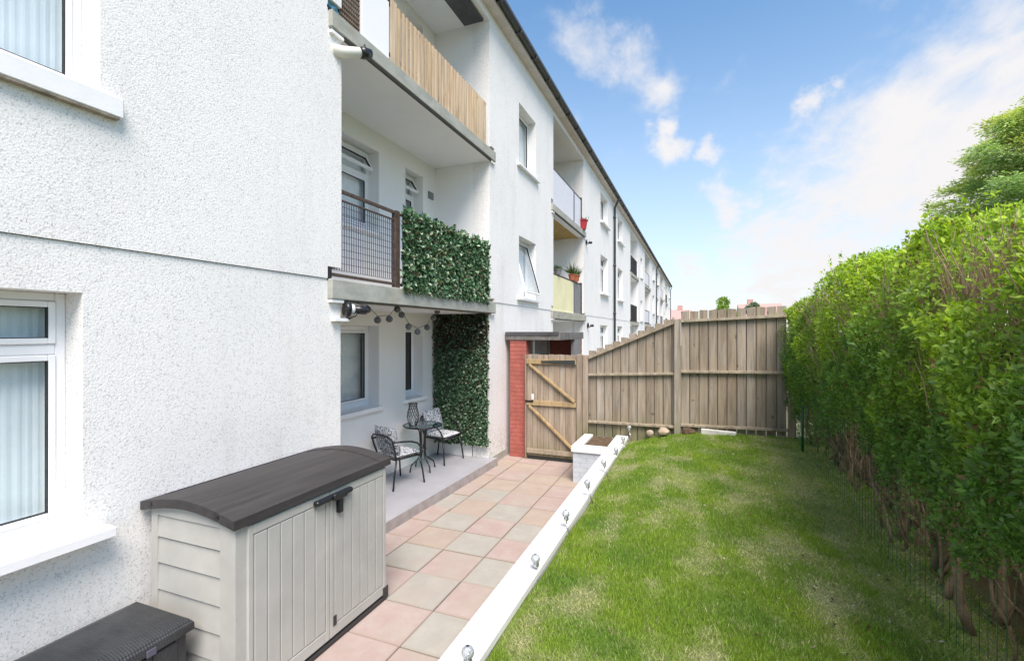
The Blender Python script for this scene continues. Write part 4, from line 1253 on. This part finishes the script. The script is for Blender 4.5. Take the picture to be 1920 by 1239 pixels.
BL = [(877, 1222, 2.18), (1004, 1047, 3.3), (1061, 963, 4.1), (1101, 905, 4.97), (1132, 866, 5.9), (1155, 843, 6.80), (1168, 822, 7.5), (1180, 801, 8.0)]
ORD = ['nearest the camera', 'second from the camera', 'third from the camera', 'fourth from the camera', 'fifth from the camera', 'sixth from the camera', 'seventh from the camera', 'farthest, next to the fence']
proto = None
def ball_light():
    t = thing('ball_light', 'x', 'garden light', (0, 0, 0), 'ball lights along the lawn edge')
    MB().ball((0, 0, 0), .034, 16, 11).build('glass_ball', 'crackle', t, smooth=True)
    MB().ball((0, 0, -.004), .012, 8, 6).build('led', 'silver', t, smooth=True)
    MB().lathe((0, 0, -.05), [(.001, .05), (.020, .022), (.024, .010), (.020, -.004), (.006, -.012), (.006, -.04), (.001, -.04)], 12).build('collar', 'silver', t, smooth=True)
    MB().tube([(0, 0, -.08), (.028, .0, -.22)], .006, 8).build('stake', 'silver', t, smooth=True)
    MB().lathe((0, 0, .026), [(.001, .009), (.009, .007), (.011, 0), (.001, -.001)], 12).build('solar_cap', 'black', t, smooth=True)
    return t
for k, (u, v, y) in enumerate(BL):
    if proto is None: proto = ball_light(); t = proto
    else: t = copy_tree(proto)
    x = .9306*(u-1310)*y/(828.2+.366*(u-960))
    z = CAMZ+(621-v)*y/(828.2+.366*(u-960))
    t.location = (x, y, z)
    t.rotation_euler = (random.uniform(-.12, .12), random.uniform(-.15, .15), random.uniform(0, 6))
    t.rotation_euler.z = random.uniform(-.5, .5)
    t['label'] = 'crackle glass ball light on a stake by the white coping, ' + ORD[k]

# ------------------------------------------------------------------ gate, fences
YG = 8.06
def board(par, x0, x1, yc, z0, z1a, z1b, th=.02, m='fence', nm='board', z0b=None):
    mb = MB(); i = 0; y0, y1 = yc-th/2, yc+th/2
    z0b = z0 if z0b is None else z0b
    mb.v += [(x0, y0, z0), (x1, y0, z0b), (x1, y1, z0b), (x0, y1, z0), (x0, y0, z1a), (x1, y0, z1b), (x1, y1, z1b), (x0, y1, z1a)]
    for q in ((0, 3, 2, 1), (4, 5, 6, 7), (0, 1, 5, 4), (1, 2, 6, 5), (2, 3, 7, 6), (3, 0, 4, 7)): mb.f.append(q); mb.m.append(0)
    o = mb.build(nm, m, par, bevel=.002)
    return o
gt = thing('garden_gate', 'brown timber board gate with diagonal braces beside the red pillar', 'gate', (-2.45, YG, 0))
x = -2.885; k = 0
while x < -1.98:
    w = random.uniform(.093, .1)
    board(gt, x, x+w, YG+.035, .07, 1.885+random.uniform(-.008, .008), 1.885+random.uniform(-.008, .008), m='gate'); x += w+.006; k += 1
gx0, gx1 = -2.885, x-.006
for zc_ in (1.76, 1.02): MB().box(gx0, gx1, YG-.012, YG+.024, zc_-.042, zc_+.042).build('rail', 'newwood', gt, bevel=.003)
for (a, b_) in (((gx0+.05, 1.71), (gx1-.03, 1.07)), ((gx0+.05, .97), (gx1-.03, .22))):
    MB().beam((a[0], YG+.006, a[1]), (b_[0], YG+.006, b_[1]), .035, .075, up=(0, 1, 0)).build('brace', 'newwood', gt, bevel=.003)
MB().box(gx0, gx1, YG-.010, YG+.024, .12, .20).build('rail', 'rail', gt, bevel=.003)
# tapered strap hinge and latch
hg = MB(); i = 0
hg.v += [(gx1-.02, YG-.016, 1.715), (gx1-.02, YG-.016, 1.80), (gx0+.28, YG-.016, 1.775), (gx0+.28, YG-.016, 1.745),
         (gx1-.02, YG-.022, 1.715), (gx1-.02, YG-.022, 1.80), (gx0+.28, YG-.022, 1.775), (gx0+.28, YG-.022, 1.745)]
for q in ((0, 1, 2, 3), (7, 6, 5, 4), (0, 4, 5, 1), (1, 5, 6, 2), (2, 6, 7, 3), (3, 7, 4, 0)): hg.f.append(q); hg.m.append(0)
hg.build('hinge', 'gutter', gt)
MB().box(gx0-.02, gx0+.13, YG-.025, YG-.013, 1.035, 1.065).build('latch', 'black', gt)
MB().box(gx0+.10, gx0+.14, YG-.03, YG-.013, 1.08, 1.18).build('latch_guard', 'camera_white', gt, bevel=.004)
MB().box(gx0, gx1, YG+.05, YG+.06, .0, .068).build('gap_strip', 'gutter', gt)  # dark strip filling the gap below the gate boards

gp_ = MB().box(-2.918, -2.893, YG, YG+.06, 0, 1.88).build('gate_stop', 'gate'); tag(gp_, 'thin timber gate stop fixed to the red brick pillar', 'gate stop')
fn = thing('timber_fence', 'weathered brown timber board fence across the lawn end, its top sloping at left', 'fence', (-.2, YG, .5))
PX = [gx1+.012, gx1+.105]
for k, px in enumerate((gx1+.055, gx1+.158)):
    MB().box(px-.048, px+.048, YG-.02, YG+.075, 0, 1.90-.01*k).build('post', 'gate', fn, bevel=.006)
xl = gx1+.21
xp = -.318
xe = 1.235
# left raking section
def top_l(x): return 1.90 + (x-xl)/(xp-.05-xl)*(.60)
x = xl+.004
while x < xp-.07:
    w = random.uniform(.118, .128); w = min(w, xp-.05-x)
    zt = top_l(x+w*.5)+.035
    board(fn, x, x+w, YG+.045, .44, zt+random.uniform(-.01, .01), zt+random.uniform(-.01, .01)); x += w+.012
x = xl+.06
while x < xp-.1:
    w = .105; board(fn, x, x+w, YG+.072, .50, top_l(x)-.02, top_l(x+w)-.02); x += .136
MB().beam((xl, YG+.012, top_l(xl)-.06), (xp-.045, YG+.012, top_l(xp-.045)-.06), .038, .075, up=(0, 1, 0)).build('rail', 'rail', fn, bevel=.003)
MB().beam((xl, YG+.012, 1.555), (xp-.045, YG+.012, 1.62), .038, .065, up=(0, 1, 0)).build('rail', 'rail', fn, bevel=.003)
MB().beam((xl, YG+.012, .755), (xp-.045, YG+.012, .765), .038, .075, up=(0, 1, 0)).build('rail', 'rail', fn, bevel=.003)
MB().box(xp-.048, xp+.048, YG-.045, YG+.055, .45, 2.50).build('post', 'fence', fn, bevel=.006)
# right section
x = xp+.056
def top_r(x): return 2.615 + .07*(x-xp)/1.5
while x < xe-.02:
    w = random.uniform(.119, .126); w = min(w, xe+.02-x)
    board(fn, x, x+w, YG+.045, .66+.07*(x-xp)/1.5+random.uniform(-.006, .006), top_r(x)+random.uniform(-.012, .012), top_r(x+w)+random.uniform(-.012, .012)); x += w+.013
x = xp+.125
while x < xe-.1:
    w = .100; board(fn, x, x+w, YG+.072, .79, top_r(x)-.16, top_r(x+w)-.16); x += .136
for z_, dz_ in ((2.46, .07), (1.655, .03), (.80, .03)):
    MB().beam((xp+.05, YG+.012, z_), (xe, YG+.012, z_+dz_), .038, .07, up=(0, 1, 0)).build('rail', 'rail', fn, bevel=.003)
MB().box(xe+.002, xe+.098, YG-.045, YG+.055, .55, 2.10).build('post', 'rail', fn, bevel=.006)
MB().box(xe+.03, xe+.055, YG-.03, YG+.0, 2.10, 2.66).build('post', 'fence', fn, bevel=.004)
# stones at the fence foot
def stone(label, c, s, m, seed):
    r_ = random.Random(seed); mb = MB(); mb.ball(c, 1, 9, 6)
    out_ = []
    for (x, y, z) in mb.v:
        d = Vector((x-c[0], y-c[1], z-c[2])); k_ = 1+.18*math.sin(d.x*3+seed)+.14*math.cos(d.y*4+seed*2)+.10*math.sin(d.z*5+seed)
        d = Vector([max(-.72, min(.72, q)) for q in d])*k_
        out_.append((c[0]+d.x*s[0], c[1]+d.y*s[1], c[2]+d.z*s[2]))
    mb.v = out_
    o = mb.build('stone', m, None); o.data.transform(Matrix.Translation(-Vector(c))); o.location = c
    tag(o, label, 'stone', 'stones at the fence foot')
stone('small buff stone at the fence foot, left of the middle post near the coping', (-.74, 7.98, .66), (.075, .06, .055), 'stone', 1)
stone('pointed buff stone at the fence foot just left of the middle post', (-.52, 7.96, .70), (.12, .07, .06), 'stone', 2)
stone('dark brown stone at the fence foot just right of the middle post', (-.14, 7.97, .72), (.13, .07, .065), 'soil', 3)
pb_ = MB().obox(Matrix.Translation((.28, 7.96, .735)) @ Matrix.Rotation(R(2), 4, 'Y'), .50, .07, .09).build('concrete_block', 'whitestone', bevel=.01)
tag(pb_, 'long pale concrete block lying at the foot of the timber fence', 'concrete block')

# ------------------------------------------------------------------ rear porch with red pillars
po = thing('rear_porch', 'small rear entrance porch with red painted brickwork and grey flat canopy', 'porch', (-2.9, 8.8, 0))
def brickpier(x0, x1, y0, y1, z0, z1, name, m='red'):
    mb = MB(); z = z0; r_ = 0
    while z < z1-.01:
        h = min(.066, z1-z)
        off = 0 if r_ % 2 == 0 else .1075
        x = x0-off
        while x < x1:
            a, b_ = max(x0, x), min(x1, x+.209)
            if b_-a > .02: mb.box(a, b_, y0, y1, z, z+h)
            x += .2155
        z += .0745; r_ += 1
    o = mb.build(name, m, po, bevel=.002, stuff=True)
    MB().box(x0+.004, x1-.004, y0+.004, y1-.004, z0, z1).build('mortar_core', 'red_mortar', po)
    return o
brickpier(-3.24, -2.925, 8.14, 8.36, 0, 2.14, 'brick_pillar')
brickpier(-2.95, -2.30, 9.70, 9.90, 0, 2.14, 'brick_panel')
MB().box(-3.30, -2.93, 9.72, 9.80, 0, 2.14).build('door_frame', 'white_paint', po)
MB().box(-3.10, -2.98, 9.60, 9.70, 0, 2.14).build('white_post', 'fascia', po)
MB().box(-2.36, -2.28, 9.2, 9.69, 0, 2.14).build('grey_post', 'dgrey_panel', po)
cn = MB(); cn.box(-3.33, -2.28, 8.12, 9.95, 2.141, 2.28); cn.build('canopy', 'canopy', po, bevel=.004)
MB().box(-3.32, -2.30, 8.105, 8.118, 2.23, 2.29).build('canopy_trim', 'dark_board', po)
pv = MB().box(-3.32, -1.2, 8.3, 30, -.035, -.005).build('path', 'conc'); struct(pv)

# ------------------------------------------------------------------ hedge
hd = thing('privet_hedge', 'tall bushy green privet hedge with bare twisted stems at its base', 'hedge', (2.0, 4.0, .6))
def top_z(y): return np.interp(y, [0, 1, 3, 4.6, 5.6, 6.8, 8.1, 9], [2.7, 2.76, 2.86, 2.99, 2.99, 2.88, 2.62, 2.5]) + .05*np.sin(y*2.3)+.04*np.sin(y*5.1+1)
def hedge():
    A = []
    # front face shell
    n = 150000
    y = np.where(RNG.uniform(size=n) < .62, RNG.uniform(1.0, 5.0, n), RNG.uniform(5.0, 8.6, n))
    tz_ = top_z(y); bot = 1.28 + .13*np.sin(y*3.7) + .10*np.sin(y*9.1+2) - .10*np.clip((y-6)/2, 0, 1) + .12*np.clip((3.5-y)/2, 0, 1)
    t = RNG.uniform(size=n)**.9
    z = bot + (tz_-bot)*t
    fx = 1.30 + .16*np.clip((z-2.35)/.6, 0, 1)**2 - .10*np.sin((z-1.3)*1.9)
    yz = np.stack([y, z], 1)
    lump = (vnoise(yz, 3.2, 31)-.5)*.34 + (vnoise(yz, 9.0, 32)-.5)*.13
    dep = RNG.exponential(.085, n)
    x = fx - lump + dep - .02
    A.append(np.stack([x, y, z], 1)); 
    # top
    m = 62000
    y = RNG.uniform(.6, 8.7, m); x = RNG.uniform(1.32, 2.9, m)
    xy = np.stack([x, y], 1)
    z = top_z(y) + (vnoise(xy, 3.4, 41)-.5)*.24 - RNG.exponential(.07, m) - .55*np.clip((1.52-x)/.25, 0, 1)**2*.3
    A.append(np.stack([x, y, z], 1))
    # shoots poking out on top
    q = 260; sx = RNG.uniform(1.35, 2.3, q); sy = RNG.uniform(1.0, 8.3, q); sz = top_z(sy)-.05; hh = RNG.uniform(.05, .20, q)
    k = 14; tt = RNG.uniform(size=(q, k)); ln_ = RNG.normal(size=(q, 2))*.25
    A.append(np.stack([(sx[:, None]+ln_[:, :1]*tt*hh[:, None]), (sy[:, None]+ln_[:, 1:]*tt*hh[:, None]), sz[:, None]+tt*hh[:, None]], -1).reshape(-1, 3)+RNG.normal(size=(q*k, 3))*.012)
    # back and far end
    m = 26000
    y = RNG.uniform(.6, 8.7, m); z = RNG.uniform(1.2, 2.95, m)
    A.append(np.stack([2.9-RNG.exponential(.1, m), y, np.minimum(z, top_z(y))], 1))
    m = 12000
    x = RNG.uniform(1.35, 2.9, m); z = RNG.uniform(1.1, 2.6, m)
    A.append(np.stack([x, 8.7-RNG.exponential(.12, m), z], 1))
    # sparse low sprigs
    m = 3500
    y = RNG.uniform(1.0, 8.3, m); cl = (vnoise(y[:, None], 6.0, 77) > .56)
    y = y[cl]; z = RNG.uniform(.85, 1.45, len(y))
    A.append(np.stack([1.33+RNG.exponential(.1, len(y)), y, z], 1))
    m = 5200
    A.append(np.stack([RNG.uniform(1.36, 2.2, m), RNG.uniform(7.5, 8.6, m), RNG.uniform(.62, 1.5, m)], 1))
    P = np.concatenate(A)
    # thin the twiggy gap in the upper near part
    tw = vnoise(P[:, 1:], 2.4, 55)
    gap = (tw > .57) & (P[:, 2] > 2.0) & (P[:, 0] < 1.7)
    keep = ~(gap & (RNG.uniform(size=len(P)) < .70))
    el = ((P[:, 1]-3.5)/1.35)**2 + ((P[:, 2]-(2.78-.11*(P[:, 1]-2.3)))/.25)**2 + (vnoise(P[:, 1:], 6, 63)-.5)*1.6
    keep &= ~((el < 1) & (P[:, 0] < 1.75) & (RNG.uniform(size=len(P)) < .66))
    hole = vnoise(P[:, 1:], 8.0, 58) > .80
    keep &= ~(hole & (RNG.uniform(size=len(P)) < .75))
    P = P[keep]; n = len(P)
    ax = rnd_unit(n)*.9; ax[:, 2] += .45; ax[:, 0] -= .35
    nr = rnd_unit(n)*.7 + np.array([-.5, -.15, .8])
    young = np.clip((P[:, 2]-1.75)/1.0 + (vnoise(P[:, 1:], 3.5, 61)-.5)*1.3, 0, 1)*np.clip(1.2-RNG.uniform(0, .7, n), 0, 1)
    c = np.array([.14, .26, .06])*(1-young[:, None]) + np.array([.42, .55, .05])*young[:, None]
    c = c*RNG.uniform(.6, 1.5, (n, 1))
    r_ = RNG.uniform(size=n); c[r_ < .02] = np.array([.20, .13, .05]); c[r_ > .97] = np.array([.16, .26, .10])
    L = .016+.036*RNG.uniform(size=n)**1.3; W = L*RNG.uniform(.40, .60, n)
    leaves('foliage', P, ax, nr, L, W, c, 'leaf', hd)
hedge()
# stems
rs = random.Random(5)
def stem_path(x, y, z0, h, lean=.65, curl=.16, n=9):
    dx, dy = rs.uniform(-lean, lean)*.6, rs.uniform(-lean, lean)
    P = []; px = py = 0
    for k in range(n+1):
        t = k/n
        px += rs.uniform(-curl, curl)*.45; py += rs.uniform(-curl, curl)*.5
        P.append((max(1.37, x+dx*t+px*.6), y+dy*t+py*.6, z0+h*t))
    return P
y = 1.1
while y < 8.5:
    x = rs.uniform(1.42, 1.70); gz_ = float(lawn_h(min(x, 2.1), y))-.03
    r0 = rs.choice([.007, .009, .012, .015, .021])*(1.15 if y < 4 else 1)
    P = stem_path(x, y, gz_, rs.uniform(.95, 1.35))
    m = MB(); m.tube(P, [r0*(1.15-.6*k/(len(P)-1))*rs.uniform(.85, 1.15) for k in range(len(P))], 8)
    for q in range(rs.randint(1, 3)):
        k = rs.randint(1, 4); bp = Vector(P[k]); 
        Q = [bp]; d = Vector((rs.uniform(-.5, .4), rs.uniform(-1, 1), rs.uniform(.3, .9))).normalized()
        for s_ in range(5):
            d = (d+Vector((rs.uniform(-.3, .3), rs.uniform(-.3, .3), rs.uniform(0, .4)))).normalized(); Q.append(Q[-1]+d*rs.uniform(.06, .12)); Q[-1].x = max(1.36, Q[-1].x)
        m.tube(Q, [r0*.62*(1-.13*k2) for k2 in range(6)], 6)
    m.build('stem', 'bark', hd, smooth=True)
    y += rs.uniform(.03, .12)
# second row of stems deeper in
tw = MB()
for k in range(260):
    y = rs.uniform(.8, 8.6); x = rs.uniform(1.65, 2.8)
    P = stem_path(x, y, .45, rs.uniform(1.0, 1.6), .5, .16, 5); r0 = rs.uniform(.008, .022)
    tw.tube(P, [r0*(1.2-.7*q/5) for q in range(6)], 5, cap=False)
tw.build('inner_stems', 'bark', hd, stuff=True)
tg = MB()
for k in range(2300):
    y = rs.uniform(1.0, 8.4); z = rs.uniform(1.2, 2.6); x = rs.uniform(1.26, 1.65)
    up_ = z > 1.75
    if not up_:
        x = rs.uniform(1.42, 1.8)
        if rs.random() < .4: continue
    P = [Vector((x, y, z))]
    d = Vector((rs.uniform(-.45, .15), rs.uniform(-.35, .35), 1)) if up_ else Vector((rs.uniform(-.8, .3), rs.uniform(-.9, .9), rs.uniform(-.1, .9)))
    d.normalize()
    L_ = rs.uniform(.15, .42) if up_ else rs.uniform(.1, .28)
    for s_ in range(3): P.append(P[-1]+d*L_/3+Vector((rs.uniform(-.03, .03), rs.uniform(-.03, .03), rs.uniform(-.02, .02))))
    if P[-1].z > top_z(y)+.02: continue
    tg.tube(P, [.0045, .004, .003, .0015], 4, cap=False)
for k in range(1100):
    y = rs.gauss(3.5, .85); z = 2.50-.11*(y-3.0)+rs.uniform(-.22, .12); x = rs.uniform(1.30, 1.75)
    if not 1.9 < y < 5.4: continue
    d = Vector((rs.uniform(-.30, .05), rs.uniform(-.5, .15), 1)).normalized(); P = [Vector((x, y, z))]; L_ = rs.uniform(.14, .36)
    for s_ in range(3): P.append(P[-1]+d*L_/3+Vector((rs.uniform(-.012, .012), rs.uniform(-.018, .018), 0)))
    if P[-1].z < top_z(y)+.04: tg.tube(P, [.0035, .003, .0022, .0012], 4, cap=False)
tg.build('twigs', 'twig', hd, stuff=True)
dk = MB(); dk.box(2.45, 2.6, .4, 8.7, .4, 2.3); dk.build('shade_core', simple('hedge_inner_shade', (.03, .024, .015), 1.0, var=.5, scale=12), hd)  # dark slab painted to stand for the shade inside the hedge

# wire fence in front of the hedge
wf = thing('wire_fence', 'thin green wire mesh fence standing in front of the hedge stems', 'wire fence', (1.28, 4.5, .6))
for y in (7.2, .6):
    gz_ = float(lawn_h(1.27, y))
    MB().tube([(1.27, y, gz_-.05), (1.27, y, gz_+.88)], .016, 8).build('post', 'greenpost', wf, smooth=True)
wi = MB(); y = 1.0
while y < 7.9:
    gz_ = float(lawn_h(1.27, y)); wi.box(1.2885, 1.2905, y-.001, y+.001, gz_, gz_+.80); y += .075
for k in range(9):
    P = [(1.2915, yy, float(lawn_h(1.27, yy))+.02+.097*k+.01*math.sin(yy*2+k)) for yy in np.linspace(1, 7.9, 20)]
    wi.tube(P, .0012, 4, cap=False)
wi.build('wire_mesh', 'greenpost', wf)

# ------------------------------------------------------------------ conifer beyond the hedge
cf = thing('conifer_tree', 'large feathery green conifer with sunlit yellow painted on its top rising behind the hedge', 'tree', (7.35, 12.2, .4))
def conifer():
    T = np.array([7.35, 12.2, .4]); H = 6.6
    MB().tube([(T[0], T[1], .4), (T[0]+.05, T[1], 3), (T[0]-.05, T[1]+.05, 5.5), (T[0], T[1], 6.7)], [.24, .19, .12, .03], 10).build('trunk', 'bark', cf, smooth=True)
    PP, AX, NR, CC, LL = [], [], [], [], []
    br = MB()
    NB = 210
    for k in range(NB):
        h = .25 + .75*(k/NB)**.62
        z0 = T[2]+H*h*.985
        R_ = 2.72*(math.sqrt(max(.05, 1-((h-.66)/.37)**2)) if h > .60 else .55+.25*h)*RNG.uniform(.74, 1.08)
        a = k*2.39996+RNG.uniform(-.3, .3)
        d = np.array([math.cos(a), math.sin(a), 0]); sd = np.array([-d[1], d[0], 0])
        droop = RNG.uniform(.02, .16)
        P = [T*np.array([1, 1, 0])+np.array([0, 0, z0])+d*R_*t+np.array([0, 0, .14*t*R_-droop*R_*t*t]) for t in np.linspace(0, 1, 7)]
        br.tube([tuple(p) for p in P], [.035*(1-.8*q/6) for q in range(7)], 5, cap=False)
        P = np.array(P)
        nspray = int(40*R_/2.5)+10
        sun_yel = np.clip((h-.64)*2.4+RNG.uniform(-.3, .35), 0, 1)  # sunlight on the upper branches painted in as yellow
        for q in range(nspray):
            t = .30+.70*RNG.uniform()**.6
            i = min(5, int(t*6)); f = t*6-i
            c0 = P[i]*(1-f)+P[i+1]*f
            s = 1 if RNG.uniform() < .5 else -1
            L = RNG.uniform(.28, .62)*(1.15-.45*t)
            dd = d*RNG.uniform(.3, 1.1)+sd*s*RNG.uniform(.2, 1.0)+np.array([0, 0, RNG.uniform(-.50, .22)]); dd /= np.linalg.norm(dd)
            pl_ = np.cross(dd, [0, 0, 1]); pl_ /= np.linalg.norm(pl_)
            n = 26
            u = RNG.uniform(0, 1, n); w = (RNG.uniform(-1, 1, n))*(1-u*.7)*.36*L
            pos = c0+dd*(u*L)[:, None]+pl_*w[:, None]+RNG.normal(size=(n, 3))*.035+np.array([0, 0, -1.])*(u**2*.16*L)[:, None]
            ax = dd*.8+pl_*np.sign(w)[:, None]*.7+RNG.normal(size=(n, 3))*.22
            PP.append(pos); AX.append(ax); NR.append(np.tile([0, 0, 1.], (n, 1))+RNG.normal(size=(n, 3))*.6)
            y_ = np.clip(sun_yel*(.4+.6*u), 0, 1)[:, None]
            g_ = np.array([.36, .50, .23])*RNG.uniform(.7, 1.5)
            CC.append(g_*(1-y_)+np.array([.70, .66, .15])*y_*RNG.uniform(.7, 1.3, (n, 1))); LL.append(RNG.uniform(.05, .10, n))
    br.build('branches', 'bark', cf, smooth=True)
    P = np.concatenate(PP); L = np.concatenate(LL)
    leaves('crown', P, np.concatenate(AX), np.concatenate(NR), L, L*.34, np.concatenate(CC), 'needle', cf)
conifer()

# ------------------------------------------------------------------ far things beyond the fence
def far_tree(label, x, y, h, r, col, nm='leafy_tree'):
    t = thing(nm, label, 'tree', (x, y, 0), 'distant trees over the fence')
    MB().tube([(x, y, 0), (x+.1, y, h*.5), (x, y, h*.85)], [r*.10, r*.07, .03], 7).build('trunk', 'bark', t)
    cs2 = rnd_unit(9)*np.array([r*.6, r*.6, h*.22])+np.array([x, y, h*.68])
    n = 5200; idx = RNG.integers(0, 9, n)
    p = cs2[idx]+rnd_unit(n)*(RNG.uniform(.3, 1, n)**.5*r*.5)[:, None]
    leaves('crown', p, rnd_unit(n), rnd_unit(n), RNG.uniform(.12, .3, n), RNG.uniform(.08, .16, n), np.array(col)*RNG.uniform(.6, 1.5, (n, 1)), 'leaf', t)
def at_y(u, y): return .9306*(u-1310)*y/(828.2+.366*(u-960))
far_tree('small bright green leafy tree seen over the middle of the fence top', at_y(1361, 48), 48, 5.7, 1.15, (.22, .32, .05))
far_tree('smaller grey green tree seen over the fence, right of the bright one', at_y(1406, 62), 62, 6.2, 1.15, (.16, .21, .14))
def house(label, x0, x1, y0, y1, h, ridge):
    t = thing('distant_house', label, 'house', ((x0+x1)/2, (y0+y1)/2, 0), 'distant houses over the fence')
    w = MB().box(x0, x1, y0, y1, 0, h).build('wall', 'fascia', t)
    rf = MB(); ym = (y0+y1)/2
    rf.quad((x0-.3, y0-.3, h), (x1+.3, y0-.3, h), (x1+.3, ym, ridge), (x0-.3, ym, ridge))
    rf.quad((x0-.3, ym, ridge), (x1+.3, ym, ridge), (x1+.3, y1+.3, h), (x0-.3, y1+.3, h))
    rf.quad((x0-.3, y0-.3, h), (x0-.3, ym, ridge), (x0-.3, y1+.3, h), (x0-.3, y1+.3, h))
    rf.build('roof', 'pink_roof', t)
    for k in range(3):
        a = x0+(x1-x0)*(.15+.3*k)
        MB().box(a, a+1.0, y0-.03, y0+.05, h-1.6, h-.5).build('window', 'glass', t)
    MB().box(x0+1, x0+1.8, ym-.3, ym+.3, ridge-.4, ridge+.7).build('chimney', 'pink_roof', t)
house('distant house with pale pink tiled roof seen over the right of the fence', at_y(1392, 75), at_y(1470, 75), 75, 84, 4.4, 6.4)
house('distant house with pale pink tiled roof just right of the end of the white flats', at_y(1256, 80), at_y(1292, 80), 80, 88, 4.2, 5.9)
